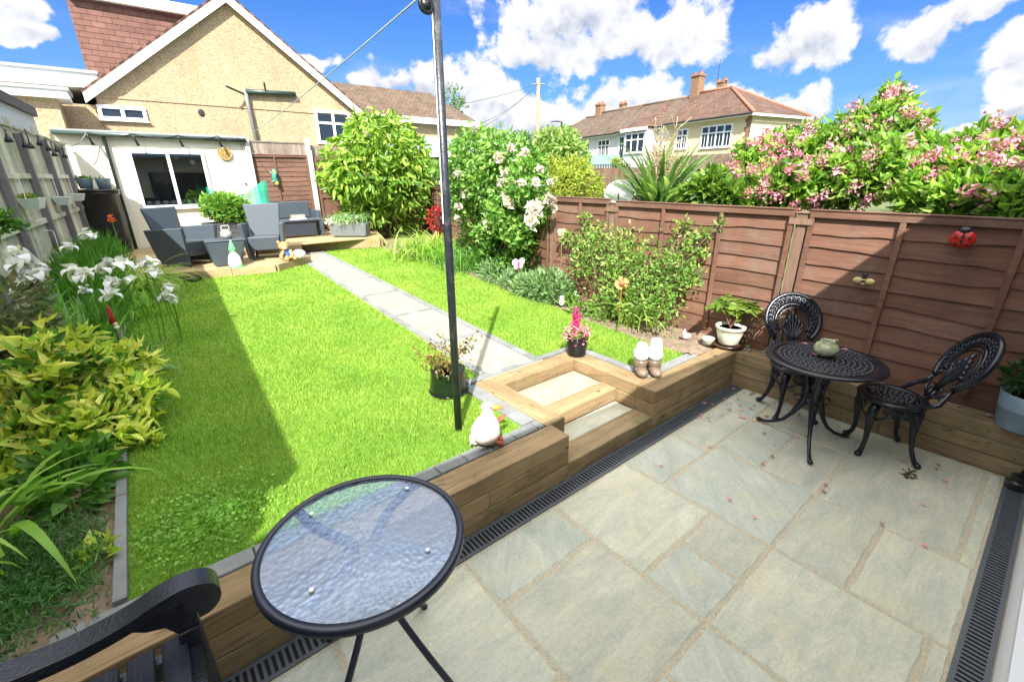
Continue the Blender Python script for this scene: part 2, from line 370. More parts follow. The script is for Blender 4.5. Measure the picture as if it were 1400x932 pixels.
def pebble():
    m,n=newmat('pebble_dash_render'); tcx=n.n('ShaderNodeTexCoord').outputs['Object']
    vo=n.n('ShaderNodeTexVoronoi',{'Vector':tcx,'Scale':42.0}); g=n.n('ShaderNodeSeparateXYZ',{0:vo.outputs['Color']}).outputs[0]
    fine=n.n('ShaderNodeTexNoise',{'Vector':tcx,'Scale':34.0,'Detail':6.0,'Roughness':.75}).outputs[0]
    c=n.ramp(n.m('ADD',n.m('MULTIPLY',g,.45),n.m('MULTIPLY',fine,.6)),[(.25,(.29,.205,.115)),(.5,(.43,.325,.20)),(.8,(.58,.475,.335))])
    big=n.n('ShaderNodeTexNoise',{'Vector':tcx,'Scale':.9,'Detail':5.0}).outputs[0]
    c=n.mix(1.0,c,n.ramp(big,[(.3,(.88,.88,.88)),(.7,(1.08,1.06,1.03))]),'MULTIPLY')
    stk=n.n('ShaderNodeTexNoise',{'Vector':n.v('MULTIPLY',tcx,(1,1,.12)),'Scale':2.4,'Detail':6.0}).outputs[0]; c=n.mix(n.m('MULTIPLY',n.ss(stk,.5,.72),.35),c,(.30,.23,.13,1))
    b=bsdf(n,c,.9,Specular_IOR_Level=.2); bp=n.n('ShaderNodeBump',{'Height':fine,'Strength':.8,'Distance':.03}); n.nt.links.new(bp.outputs[0],b.inputs['Normal']); fin(n,b.outputs[0]); return m
PEB=pebble()
def slabm(name,cols,sc_=1.0):
    m,n=newmat(name); tcx=n.n('ShaderNodeTexCoord').outputs['Object']; ri=n.n('ShaderNodeNewGeometry').outputs['Random Per Island']
    rot=n.n('ShaderNodeVectorRotate',{'Vector':tcx,'Angle':n.m('MULTIPLY_ADD',n.ss(ri,.45,.55),.9,-.9),'Center':(0,0,0)},rotation_type='Z_AXIS').outputs[0]
    p=n.v('ADD',n.v('MULTIPLY',rot,(.32,1,1)),n.n('ShaderNodeCombineXYZ',{0:n.m('MULTIPLY',ri,31.0),1:n.m('MULTIPLY',ri,17.0),2:0.0}).outputs[0])
    a=n.n('ShaderNodeTexNoise',{'Vector':p,'Scale':5.5*sc_,'Detail':12.0,'Roughness':.72,'Distortion':.9}).outputs[0]
    bnd=n.n('ShaderNodeTexNoise',{'Vector':n.v('MULTIPLY',p,(.8,1.9,1)),'Scale':11.0*sc_,'Detail':10.0,'Roughness':.7,'Distortion':.6}).outputs[0]
    c=n.ramp(a,[(.28,cols[0]),(.5,cols[1]),(.72,cols[2])])
    c=n.mix(n.m('MULTIPLY',n.ss(bnd,.5,.66),.42),c,(*cols[3],1))
    sp=n.n('ShaderNodeTexNoise',{'Vector':tcx,'Scale':3.1,'Detail':12.0,'Roughness':.68,'Distortion':.7}).outputs[0]
    c=n.mix(n.m('MULTIPLY',n.ss(sp,.50,.66),.65),c,(*cols[4],1))
    fg=n.n('ShaderNodeTexNoise',{'Vector':tcx,'Scale':48.0,'Detail':8.0,'Roughness':.85}).outputs[0]
    c=n.mix(1.0,c,n.ramp(fg,[(.30,(.80,.80,.79)),(.70,(1.22,1.21,1.18))]),'MULTIPLY')
    dk=n.n('ShaderNodeTexNoise',{'Vector':n.v('ADD',tcx,(9,4,0)),'Scale':6.0,'Detail':7.0,'Roughness':.7}).outputs[0]
    c=n.mix(n.m('MULTIPLY',n.ss(dk,.66,.74),.35),c,(.16,.13,.08,1))
    c=n.mix(1.0,c,n.ramp(ri,[(0,(.78,.82,.83)),(.35,(.98,1.0,1.0)),(.7,(1.02,.98,.92)),(1,(1.18,1.14,1.06))]),'MULTIPLY')
    b=bsdf(n,c,.62,Specular_IOR_Level=.35); bp=n.n('ShaderNodeBump',{'Height':n.m('ADD',a,n.m('MULTIPLY',bnd,.6)),'Strength':.7,'Distance':.016}); n.nt.links.new(bp.outputs[0],b.inputs['Normal']); fin(n,b.outputs[0]); return m
SLAB=slabm('sandstone_slabs',[(.31,.345,.315),(.43,.445,.39),(.56,.56,.48),(.33,.365,.345),(.50,.48,.35)])
PATHS=slabm('pale_path_slabs',[(.21,.20,.17),(.29,.27,.225),(.36,.335,.28),(.24,.23,.20),(.30,.26,.18)])
MORT=plain('sandy_mortar',(.50,.44,.32),.95,var=.25,scale=60,bump=.8,bscale=150,dirt=(.36,.31,.21))
# ================================================================== GROUND
gm,gn=newmat('ground_grass'); tcx=gn.n('ShaderNodeTexCoord').outputs['Object']
gc=gn.ramp(gn.n('ShaderNodeTexNoise',{'Vector':tcx,'Scale':.6,'Detail':8.0}).outputs[0],[(.3,(.05,.08,.02)),(.7,(.12,.14,.05))]); fin(gn,bsdf(gn,gc,.95).outputs[0])
B=700
mb=MB()
for (x0,x1,y0,y1) in ((-B,B,1.28,B),(-B,1.95,.12,1.28),(3.45,B,.12,1.28),(-B,-4.2,-B,.12),(4.75,B,-B,.12),(-4.2,4.75,-B,-9)): mb.add([(x0,y0,.33),(x1,y0,.33),(x1,y1,.33),(x0,y1,.33)],[(0,1,2,3)])
tag(mk('ground',mb.v,mb.f,gm,fix=False),kind='structure')
tag(MB().add([(-4.3,-9.2,-.005),(4.85,-9.2,-.005),(4.85,.15,-.005),(-4.3,.15,-.005)],[(0,1,2,3)]).build('patio_bed',MORT,fix=False),kind='structure')
# patio: random-length sandstone flags
S=[(1.79,2.57,-.88,-.145),(1.79,2.18,-1.26,-.88),(2.18,2.57,-1.26,-.88),(1.79,2.57,-2.0,-1.26),(2.57,3.25,-.5,-.145),(2.57,3.33,-1.26,-.5),(3.25,4.05,-.5,-.145),(3.33,4.05,-.87,-.5),(3.33,4.05,-1.26,-.87),
(4.05,4.62,-.5,-.145),(4.05,4.62,-1.26,-.5),(3.3,4.62,-2.0,-1.26),(2.57,3.3,-1.65,-1.26),(2.57,3.3,-2.085,-1.65),(1.79,2.57,-2.085,-2.0),(3.3,4.62,-2.085,-2.0),
(1.04,1.79,-.52,-.145),(1.04,1.79,-1.26,-.52),(1.04,1.41,-1.64,-1.26),(1.41,1.79,-1.64,-1.26),(1.04,1.79,-2.085,-1.64),(.28,1.04,-.97,-.145),(.28,.66,-1.4,-.97),(.66,1.04,-1.4,-.97),(.28,1.04,-2.085,-1.4),
(-.48,.28,-.52,-.145),(-.48,.28,-1.26,-.52),(-.48,.28,-2.085,-1.26),(-1.24,-.48,-.9,-.145),(-1.24,-.48,-2.085,-.9),(-2.1,-1.24,-.6,-.145),(-2.1,-1.24,-1.3,-.6),(-2.1,-1.24,-2.085,-1.3),(-3.2,-2.1,-1,-.145),(-3.2,-2.1,-2.085,-1),(-4.2,-3.2,-2.085,-.145)]
def slabs(S,z,g=.011,th=.02,jit=.005,T=None):
    mb=MB()
    for (x0,x1,y0,y1) in S:
        per=[]; 
        for (ax,ay,bx,by) in ((x0+g,y0+g,x1-g,y0+g),(x1-g,y0+g,x1-g,y1-g),(x1-g,y1-g,x0+g,y1-g),(x0+g,y1-g,x0+g,y0+g)):
            k=max(3,int(math.hypot(bx-ax,by-ay)/.05))
            for i in range(k):
                t=i/k; jx,jy=random.uniform(-jit,jit),random.uniform(-jit,jit)
                per.append((ax+(bx-ax)*t+jx,ay+(by-ay)*t+jy))
        cx,cy=(x0+x1)/2,(y0+y1)/2
        ins=[(p[0]+(cx-p[0])*.012/max(.2,(x1-x0)/2)*1.0,p[1]+(cy-p[1])*.012/max(.2,(y1-y0)/2)) for p in per]
        n=len(per); b=[(p[0],p[1],z-th) for p in per]; m_=[(p[0],p[1],z-.006) for p in per]; t_=[(p[0],p[1],z) for p in ins]
        vs=b+m_+t_
        if T: vs=[T(*q) for q in vs]
        mb.add(vs,[(i,(i+1)%n,(i+1)%n+n,i+n) for i in range(n)]+[(i+n,(i+1)%n+n,(i+1)%n+2*n,i+2*n) for i in range(n)]+[tuple(range(2*n,3*n))])
    return mb
tag(slabs(S,0).build('patio',SLAB),kind='structure')
# soil beds either side of the lawn, lumpy
RGE=[(.3,4.15),(.9,4.17),(1.67,4.24),(2.53,4.39),(3.56,4.45),(5.2,4.71),(6.45,4.78),(8.6,4.81),(9.8,4.85)]
def rge(y): return np.interp(y,[q[0] for q in RGE],[q[1] for q in RGE])
def LX(y): return -1.56+.056*y           # left fence line
def FX(y): return np.where(np.asarray(y)<3.07,4.87,4.87+(np.asarray(y)-3.07)*.305)   # right fence line
LBE=-.42
def hgt(X,Y): return .012*np.sin(X*9+Y*3)+.01*np.sin(Y*13-X*5)+.008*np.sin(X*31+Y*17)+.006*np.sin(Y*47+X*23)
def bed(name,y0,y1,fa,fb,nx=26,ny=120,z=.366):
    V=[];F=[]
    for j in range(ny+1):
        y=y0+(y1-y0)*j/ny; a,b=fa(y),fb(y)
        for i in range(nx+1):
            x=a+(b-a)*i/nx; V.append((x,y,z+float(hgt(x,y))*1.2+random.uniform(-.006,.006)))
    for j in range(ny):
        for i in range(nx): k=j*(nx+1)+i; F.append((k,k+1,k+nx+2,k+nx+1))
    return tag(mk(name,V,F,SOIL,smooth=False,fix=False),kind='structure')
bed('soil_bed_left',.2,8.6,lambda y:LX(y)-.02,lambda y:LBE-.045)
bed('soil_bed_right',.2,12.7,lambda y:float(rge(y)),lambda y:float(FX(y)),ny=160)
# lawn sheet
lm,ln=newmat('lawn_turf'); tcx=ln.n('ShaderNodeTexCoord').outputs['Object']
la=ln.n('ShaderNodeTexNoise',{'Vector':tcx,'Scale':1.6,'Detail':5.0}).outputs[0]; lb=ln.n('ShaderNodeTexNoise',{'Vector':tcx,'Scale':95.0,'Detail':3.0}).outputs[0]
lc=ln.ramp(ln.m('ADD',ln.m('MULTIPLY',la,.4),ln.m('MULTIPLY',lb,.6)),[(.32,(.05,.13,.015)),(.55,(.14,.28,.035)),(.75,(.26,.40,.07))])
bb=bsdf(ln,lc,.8,Specular_IOR_Level=.2); bp=ln.n('ShaderNodeBump',{'Height':lb,'Strength':.8,'Distance':.02}); ln.nt.links.new(bp.outputs[0],bb.inputs['Normal']); fin(ln,bb.outputs[0])
LB=[(LBE,.32),(1.9,.32),(1.9,1.27),(3.46,1.27),(3.46,.32),(4.15,.32)]+[(b,a) for a,b in RGE[1:]]+[(2.95,10.7),(2.7,9.3),(2.75,8.6),(1.95,7.95),(.45,8.25),(-.35,8.5)]
V=[(x,y,.368) for x,y in LB]; tag(mk('lawn',V,[tuple(range(len(V)))],lm,fix=False),kind='structure')
# path: line shifts right as it goes down the garden
def PL(y): return 2.17+.066*(y-1.2)
def PR(y): return PL(y)+.67+.0*(y)
PW=.63
def Tpath(a,b,z): return (PL(b)+a,b,z)
rows=[1.2,2.3,3.56,4.87,6.15,7.4,8.6,9.7,10.7]
PS=[(.09,PW-.0,rows[i]+.045,rows[i+1]-.045) for i in range(8)]
tag(MB().add([Tpath(-.01,1.17,.372),Tpath(PW+.11,1.17,.372),Tpath(PW+.11,10.9,.372),Tpath(-.01,10.9,.372)],[(0,1,2,3)]).build('path_bed',MORT,fix=False),kind='structure')
tag(slabs([(.09,PW,rows[i]+.04,rows[i+1]-.04) for i in range(8)],.386,g=.006,th=.013,T=Tpath).build('path',PATHS),kind='structure')
kb=[]
y=1.2
while y<10.7:
    for a0 in (0,PW+.01): kb.append((a0,a0+.085,y,y+.2))
    y+=.2
for r_ in rows[1:-1]:
    for i in range(3): kb.append((.09+i*(PW-.09)/3,.09+(i+1)*(PW-.09)/3,r_-.04,r_+.04))
tag(slabs(kb,.388,g=.003,th=.016,jit=.001,T=Tpath).build('path_edging',BLUEBR),kind='structure')
eb=[]
x=-1.6
while x<1.98: eb.append((x,min(x+.21,2.03),.205,.315)); x+=.21
x=3.37
while x<4.15: eb.append((x,x+.21,.205,.315)); x+=.21
y=.33
while y<1.1: eb.append((1.9,2.035,y,y+.2)); eb.append((3.36,3.46,y,y+.2)); y+=.2
x=2.0
while x<3.4: eb.append((x,x+.2,1.18,1.26)); x+=.2
tag(slabs(eb,.384,g=.003,th=.03,jit=.001).build('brick_edging',BLUEBR),kind='structure')
lk=[]; y=.33
while y<8.2: lk.append((LBE-.05,LBE+.01,y,y+.9)); y+=.9
tag(slabs(lk,.40,g=.004,th=.06,jit=.001).build('lawn_kerb',BLUEBR),kind='structure')
# ================================================================== SLEEPERS
def sleeper(parent,a,b,z0,z1,wd,mat=SLE,name='sleeper'):
    """a,b: ends of centre line (x,y); origin on the timber so that its grain runs along it"""
    a=np.array(a,float);b=np.array(b,float);L=np.linalg.norm(b-a);ang=math.atan2(b[1]-a[1],b[0]-a[0])
    ns=max(4,int(L/.12)); mb=MB(); vs=[]
    for i in range(ns+1):
        t=-L/2+L*i/ns; j=lambda:random.uniform(-.0018,.0018)
        vs+=[(t,-wd/2+j(),z0),(t,wd/2+j(),z0),(t,wd/2+j(),z1+j()),(t,-wd/2+j(),z1+j())]
    fs=[(0,1,2,3),(4*ns+3,4*ns+2,4*ns+1,4*ns)]
    for i in range(ns):
        for k in range(4): fs.append((4*i+k,4*i+(k+1)%4,4*i+4+(k+1)%4,4*i+4+k))
    mb.add(vs,fs); o=mk(name,mb.v,mb.f,mat,None,bevel=.006,local=True)
    o.parent=parent; c=(a+b)/2; o.location=(c[0]-parent.location[0],c[1]-parent.location[1],-parent.location[2]); o.rotation_euler=(0,0,ang); return o
wl=thing('retaining_wall',(0,.1,0),'long low wall of stacked timber sleepers beside the glass table, left of the steps','retaining wall','timber sleeper walls')
H3=[(0,.124),(.129,.251),(.256,.38)]
for k,(z0,z1) in enumerate(H3):
    br=[-3.6,-1.9,.55,2.08] if k%2==0 else [-3.6,-.9,1.35,2.08]
    for i in range(3): sleeper(wl,(br[i]+.001,.1+random.uniform(-.002,.002)),(br[i+1]-.001,.1),z0,z1,.2-.001*k,SLEG if k<1 else SLE)
wr=thing('retaining_wall',(3.9,.1,0),'short timber sleeper wall between the steps and the cream plant pot','retaining wall','timber sleeper walls')
for k,(z0,z1) in enumerate(H3): sleeper(wr,(3.15,.1),(4.63,.1),z0,z1,.2-.001*k,SLEG if k<2 else SLE)
ws=thing('retaining_wall',(4.73,-1,0),'mossy timber sleeper wall under the brown fence behind the black bistro set','retaining wall','timber sleeper walls')
for k,(z0,z1) in enumerate(H3):
    for (a,b) in (((.2,-1.3),(-1.3,-2.25)) if k%2==0 else ((.2,-.6),(-.6,-2.25))): sleeper(ws,(4.735,a-.002),(4.735,b+.002),z0,z1,.2-.001*k,SLEG)
st=thing('garden_steps',(2.65,.6,0),'two recessed timber and sandstone steps built into the sleeper wall','steps')
for k,(z0,z1) in enumerate(H3):
    if k>0 or True:
        sleeper(st,(2.14,.202),(2.14,1.165),z0,z1,.2-.002*k); sleeper(st,(3.25,.202),(3.25,1.165),z0,z1,.2-.002*k)
        sleeper(st,(2.242,1.065),(3.148,1.065),z0,z1,.2-.002*k)
sleeper(st,(2.083,.1),(3.147,.1),.0,.138,.198,SLEG)
sleeper(st,(2.243,.5),(3.147,.5),.138,.268,.18); 
slabs([(2.245,3.145,.2,.41)],.132,g=.004).build('lower_tread',SLAB,st)
slabs([(2.245,3.145,.592,.962)],.262,g=.004).build('upper_tread',PATHS,st)
MB().box(2.246,3.144,.2,.962,.0,.11).build('base',CONC,st)
MB().box(2.246,3.144,.592,.962,.111,.24).build('base',CONC,st)
# ================================================================== DRAINS
DRM=plain('drain_plastic',(.075,.085,.10),.5,var=.15,scale=20)
def drain(x0,x1,y0,y1,label,step=.030):
    t=thing('drain_channel',((x0+x1)/2,(y0+y1)/2,0),label,'drain','drainage channels')
    MB().box(x0,x1,y0+.004,y1-.004,-.0125,-.0042).build('channel',BLACKP,t)
    mb=MB(); z0,z1=-.004,.004
    mb.box(x0,x1,y0,y0+.022,z0,z1); mb.box(x0,x1,y1-.022,y1,z0,z1); x=x0+.01
    while x<x1-.02: mb.box(x,x+.014,y0+.022,y1-.022,z0,z1); x+=step
    mb.build('grating',DRM,t); return t
drain(-3.6,4.62,-.143,-.003,'slotted black drain running along the foot of the sleeper wall and steps')
drain(-3.6,4.62,-2.215,-2.088,'slotted black drain along the foot of the white house wall')
# ================================================================== OWN HOUSE (behind the camera, its white wall enters the frame lower right)
hs=thing('house',(0,-5.5,0),'white walled house at the right edge, at the back of the patio','house')
MB().box(-4,4.36,-8.8,-2.222,0,.22).build('wall',WHITEP,hs)
MB().box(-4,6.2,-8.8,-2.34,.221,3.02).build('wall',CREAM,hs)
MB().box(.6,4.36,-2.338,-2.222,.2205,.26).build('door_sill',WHITE,hs)
MB().prism([(-4.3,-9),(6.5,-9),(6.5,-2.36),(3.2,-2.15),(0,-1.92),(-4.3,-1.66)],3.021,3.16).build('roof',GREYC,hs)
MB().box(.9,4.2,-2.338,-2.30,.262,2.4).build('door',glassm('door_glass',(.05,.06,.07)),hs)
# ================================================================== FENCES
def lap(parent,o,u,nn,L,Hh,rows=10,mat=FEN,amp=.008,thirds=(1/3,2/3)):
    mb=MB(o,u,nn); e=(Hh-.05)/rows; K=28
    for r_ in range(rows):
        ph=[random.uniform(0,6.28) for _ in range(4)]; am=amp*random.uniform(.3,1.5)
        z1=r_*e+e+.03; vs=[];fs=[]
        for i in range(K+1):
            x=L*i/K; wv=am*(math.sin(x*3.1+ph[0])+.6*math.sin(x*7.3+ph[1])+.35*math.sin(x*17+ph[2])) if r_ else 0
            zb=max(0,r_*e+wv); zt=min(z1,Hh-.02)
            vs+=[(x,.030,zb),(x,.012,zt),(x,.004,zt),(x,.018,zb)]
        for i in range(K):
            for k in range(4): fs.append((4*i+k,4*i+(k+1)%4,4*i+4+(k+1)%4,4*i+4+k))
        mb.add(vs,fs)
    p=mb.build('panel',mat,parent)
    m2=MB(o,u,nn)
    for t in (0,)+tuple(thirds)+(1,):
        c=min(max(t*L,.021),L-.021); m2.box(c-.021,c+.021,.0315,.056,0.002,Hh-.061)
    m2.box(0,L,.0,.058,Hh-.06,Hh); m2.box(-.004,L+.004,-.012,.066,Hh+.0005,Hh+.012)
    m2.build('frame',FENV if False else mat,p,bevel=.003); return p
rf=thing('wooden_fence',(4.87,0,.37),'tall brown overlapping board fence along the right side of the garden and patio','fence','garden fences')
GX=4.87
def post(parent,x,y,z0,z1,s=.09,mat=FENV,cap=True):
    mb=MB().box(x-s/2,x+s/2,y-s/2,y+s/2,z0,z1)
    if cap: mb.box(x-s/2-.012,x+s/2+.012,y-s/2-.012,y+s/2+.012,z1+.0005,z1+.014)
    return mb.build('post',mat,parent,bevel=.004)
for (ya,yb,hh) in ((-2.4,-.34,1.37),(-.21,1.91,1.37),(2.02,3.04,1.39)):
    lap(rf,(GX+.03,ya,.46),(0,1,0),(-1,0,0),yb-ya,hh,rows=9,thirds=(1/3,2/3) if yb-ya>1.5 else (.5,))
    MB().box(GX,GX+.03,ya,yb,.34,.458).build('gravel_board',FEN,rf)
for y_,x_ in ((-.275,GX),(1.965,GX),(3.10,GX+.02)):
    post(rf,x_+.03,y_,.3,1.80)
    MB().box(x_-.035,x_-.018,y_-.10,y_+.10,1.70,1.755).build('post_clip',FENV,rf)
d=unit(np.array([.305,1,0])); s0=np.array([4.9,3.16,.46]); nn=np.array([-d[1],d[0],0])
for k in range(5):
    o=s0+d*(k*2.0); lap(rf,tuple(o),d,nn,1.9,1.39,rows=9); post(rf,*(o+d*1.95)[:2],.3,1.86)
    MB(o-np.array([0,0,.12]),d,nn).box(0,1.9,0,.03,0,.118).build('gravel_board',FEN,rf)
# rear fence with slatted top, concrete post, gate
bf=thing('wooden_fence',(3.5,12.62,.6),'brown overlapping board fence with a grey slatted top beside the cream garden room','fence','garden fences')
lap(bf,(2.69,12.66,.75),(1,0,0),(0,-1,0),1.5,1.98,rows=15,mat=FENX,amp=.012,thirds=(.42,))
mb=MB()
x=2.72
while x<4.15: mb.box(x,x+.05,12.63,12.645,2.75,3.04); x+=.056
mb.build('slatted_top',TREL,bf); MB().box(2.69,4.2,12.61,12.66,3.041,3.075).build('top_rail',TREL,bf)
MB().box(2.69,4.2,12.6,12.64,.5,.749).build('gravel_board',CONC,bf)
for x_,zt in ((2.70,3.12),(4.27,2.86)): MB().box(x_-.06,x_+.06,12.52,12.62,.5,zt).build('post',CONC,bf,bevel=.008)
MB().box(4.21,4.33,12.63,12.69,.5,3.2).build('post',CONC,bf)
mb=MB(); x=4.36
while x<8: mb.box(x,x+.05,12.83,12.845,2.72,3.02); x+=.056
mb.build('slatted_top',TREL,bf)
lap(bf,(5.95,12.86,.6),(1,0,0),(0,-1,0),2.1,1.3,rows=9,mat=FENX)
gt=thing('garden_gate',(5.1,12.6,.6),'plain brown wooden gate with a black latch beside the white concrete post','gate')
MB().box(4.38,5.85,12.60,12.63,.62,2.72).build('door_leaf',FENX,gt)
mb=MB()
for z_ in (.64,1.55,2.6): mb.box(4.38,5.85,12.565,12.599,z_,z_+.1)
for x_ in (4.38,5.08,5.77): 
    for z_ in ((.741,1.549),(1.651,2.599)): mb.box(x_,x_+.08,12.566,12.599,*z_)
mb.build('frame',FENX,gt,bevel=.004)
MB().tube([(4.36,12.55,1.98),(4.5,12.54,1.98),(4.56,12.54,1.94)],.012).build('latch',BLACKP,gt)
MB().box(4.34,8,12.87,12.93,.35,2.72).build('back_boarding',FENX,bf)
# left fence: weathered boards, grey posts, rails
lf=thing('wooden_fence',(LX(5),5,.37),'pale weathered board fence with grey posts along the left flower bed','fence','garden fences')
du=unit(np.array([.056,1,0])); dn=np.array([du[1],-du[0],0])
def LM(): return MB((LX(0),0,0),du,dn)
ya=[-1.1+1.65*k for k in range(0,9)]
ya=[y for y in ya if y<12.4]+[12.45]
off=.35
ys=[-1.35,-.15,1.5,3.15,4.8,6.45,8.1,9.75,11.4,12.55]
for i in range(len(ys)-1):
    mb=LM(); a=ys[i]+.06
    while a<ys[i+1]-.08:
        wv=random.uniform(.13,.15); b=min(a+wv,ys[i+1]-.06); t0=random.uniform(0,.008); mb.box(a,b-.004,-.03+t0,-.012+t0,.38,2.83); a=b
    mb.build('panel',PALEB,lf)
    mb=LM()
    for z_ in (.95,1.52,2.15): mb.box(ys[i]+.05,ys[i+1]-.05,-.001,.035,z_,z_+.07)
    mb.build('rail',PALEB,lf,bevel=.004)
    LM().box(ys[i]+.05,ys[i+1]-.05,-.04,.02,2.832,2.865).build('top_rail',PALEB,lf,bevel=.004)
for y_ in ys[:-1]:
    LM().box(y_-.045,y_+.045,.0,.085,.3,2.78).build('post',GREYP,lf,bevel=.004)
    LM().box(y_-.05,y_+.05,-.05,-.002,.3,2.98).build('post',PALEB,lf,bevel=.004)
nb=thing('outbuilding',(LX(5)-1.6,5,.37),'grey panelled outbuilding with a dark roof edge behind the left fence','outbuilding')
LM().box(-1.45,11.0,-3.0,-.14,.3,3.24).build('wall',plain('pale_grey_panel',(.50,.55,.60),.7,var=.05),nb)
LM().box(-1.5,11.05,-3.1,-.08,3.241,3.40).build('roof',plain('dark_felt',(.05,.05,.07),.7),nb)
# ================================================================== GARDEN ROOM
Y0=12.6
hut=thing('garden_room',(.9,14,.4),'cream rendered flat-roofed garden room with a white window at the end of the deck','garden room')
X0,X1=-.98,2.64; WX0,WX1,WZ0,WZ1=.16,1.68,1.44,2.77
mb=MB()
for b in ((X0,WX0,.4,3.06),(WX1,X1,.4,3.06)): mb.box(b[0],b[1],Y0,Y0+.15,b[2],b[3])
mb.box(WX0,WX1,Y0,Y0+.15,.4,WZ0); mb.box(WX0,WX1,Y0,Y0+.15,WZ1,3.06)
mb.box(X0,X0+.15,Y0+.15,Y0+3,.4,3.06); mb.box(X1-.15,X1,Y0+.15,Y0+3,.4,3.06); mb.box(X0,X1,Y0+3,Y0+3.1,.4,3.06)
mb.build('wall',CREAM,hut)
MB().box(X0-.05,X1+.05,Y0-.09,Y0+3.2,3.061,3.17).build('roof',GREYC,hut)
MB().box(X0+.16,X1-.16,Y0+.9,Y0+.95,.4,3.0).build('interior',DARKIN,hut)  # dark lining added so the room behind the window looks shaded
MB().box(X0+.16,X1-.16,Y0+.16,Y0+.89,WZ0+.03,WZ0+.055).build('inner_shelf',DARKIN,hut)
MB().tube([(X0-.05,Y0-.13,3.085),(X1+.04,Y0-.13,3.06)],.05,10).build('gutter',DGREEN,hut,smooth=True)
p0=at(139,180,y=Y0-.05); MB().tube([(p0[0],Y0-.12,3.05),(p0[0],Y0-.05,2.95),(p0[0]+.0,Y0-.05,.5)],.035,8).build('downpipe',DGREEN,hut,smooth=True)
def window(parent,o,u,nn,wd,ht,cols=2,transom=None,fr=.055,mat=WHITE,glass=GLASSD,bars=False,dep=.05,sill=True,name='window'):
    m=MB(o,u,nn); m.box(0,wd,-.02,dep,0,fr); m.box(0,wd,-.02,dep,ht-fr,ht); m.box(0,fr,-.02,dep,fr,ht-fr); m.box(wd-fr,wd,-.02,dep,fr,ht-fr)
    for c in range(1,cols): x=wd*c/cols; m.box(x-fr*.5,x+fr*.5,-.02,dep-.004,fr,ht-fr)
    if transom: 
        for c in range(cols):
            xa=fr if c==0 else wd*c/cols+fr*.5; xb=wd-fr if c==cols-1 else wd*(c+1)/cols-fr*.5
            m.box(xa,xb,-.02,dep-.006,transom*ht-fr*.45,transom*ht+fr*.45)
            if bars:
                xm=(xa+xb)/2; m.box(xm-.008,xm+.008,-.018,dep-.02,fr,transom*ht-fr*.45)
    if sill: m.box(-.03,wd+.03,-.0,dep+.04,-.03,-.001)
    f=m.build(name,mat,parent,bevel=.003)
    MB(o,u,nn).box(fr*.6,wd-fr*.6,-.012,.008,fr*.6,ht-fr*.6).build('pane',glass,f); return f
cgm,cgn=newmat('clear_glass'); fr_=cgn.n('ShaderNodeFresnel',{0:1.45}).outputs[0]
fin(cgn,cgn.n('ShaderNodeMixShader',{0:cgn.m('ADD',fr_,.06),1:cgn.n('ShaderNodeBsdfTransparent',{0:(.8,.84,.84,1)}).outputs[0],2:cgn.n('ShaderNodeBsdfGlossy',{'Roughness':.02}).outputs[0]}).outputs[0])
CLEAR=cgm
window(hut,(WX0,Y0,WZ0),(1,0,0),(0,-1,0),WX1-WX0,WZ1-WZ0,2,glass=CLEAR,fr=.07)
MUG=plain('white_china',(.75,.75,.78),.25)
for i in range(8):
    x_=WX0+.16+i*.165; m=MB().lathe([(.0,0),(.045,0),(.055,.03),(.055,.11),(.048,.11),(.045,.02),(0,.02)],14,(x_,Y0+.25+.02*(i%2),WZ0+.057))
    m.tube([(x_+.05,Y0+.25,WZ0+.15),(x_+.085,Y0+.25,WZ0+.135),(x_+.085,Y0+.25,WZ0+.095),(x_+.05,Y0+.25,WZ0+.08)],.008,6)
    if i==6: m=MB().lathe([(0,0),(.04,0),(.06,.05),(.05,.12),(.02,.15),(0,.16)],14,(x_,Y0+.25,WZ0+.057))
    tag(m.build('mug' if i!=6 else 'teapot',MUG,smooth=True),'white china mug on the shelf inside the garden room window' if i!=6 else 'white lidded teapot at the right end of the mugs inside the window','mug' if i!=6 else 'teapot','cups on the garden room window shelf')
for k,(px,py) in enumerate(((240,215),(263,222))):
    p=at(px,py,y=Y0+.3); m=MB().ball(p,.07,.05,.06,8,6); m.tube([p+np.array([0,0,.05]),(p[0],p[1],2.74)],.004,4)
    tag(m.build('hanging_ornament',MUG,smooth=True),('rounded white ornament hanging in the middle of the garden room window','small white ornament hanging at the right of the garden room window')[k],'ornament')
# carved plaque
p=at(307,210,y=Y0-.01); PLQ=plain('carved_wood',(.40,.26,.09),.5,var=.3,scale=25)
t=thing('wall_plaque',(p[0],Y0,p[2]),'round carved wooden plaque on the cream garden room wall','plaque')
m=MB()
def disc(m,c,r,y0,y1,seg=36):
    vs=[(c[0]+r*math.cos(2*math.pi*k/seg),y,c[2]+r*math.sin(2*math.pi*k/seg)) for y in (y0,y1) for k in range(seg)]
    m.add(vs,[tuple(range(seg)),tuple(range(2*seg-1,seg-1,-1))]+[(k,(k+1)%seg,(k+1)%seg+seg,k+seg) for k in range(seg)])
disc(m,p,.165,Y0-.045,Y0-.001); m.build('disc',PLQ,t)
m=MB(); m.tube([(p[0]+.155*math.cos(a),Y0-.045,p[2]+.155*math.sin(a)) for a in np.linspace(0,6.283,33)[:-1]],.012,6,closed=True)
for k in range(7):
    a0=k*.9; m.tube([(p[0]+.03*math.cos(a0)+.09*math.cos(a0+q)*s_/1.0,Y0-.05,p[2]+.03*math.sin(a0)+.09*math.sin(a0+q)*s_) for q,s_ in zip(np.linspace(0,3.4,9),np.linspace(1,.25,9))],.011,6)
m.build('relief',PLQ,t,smooth=True)
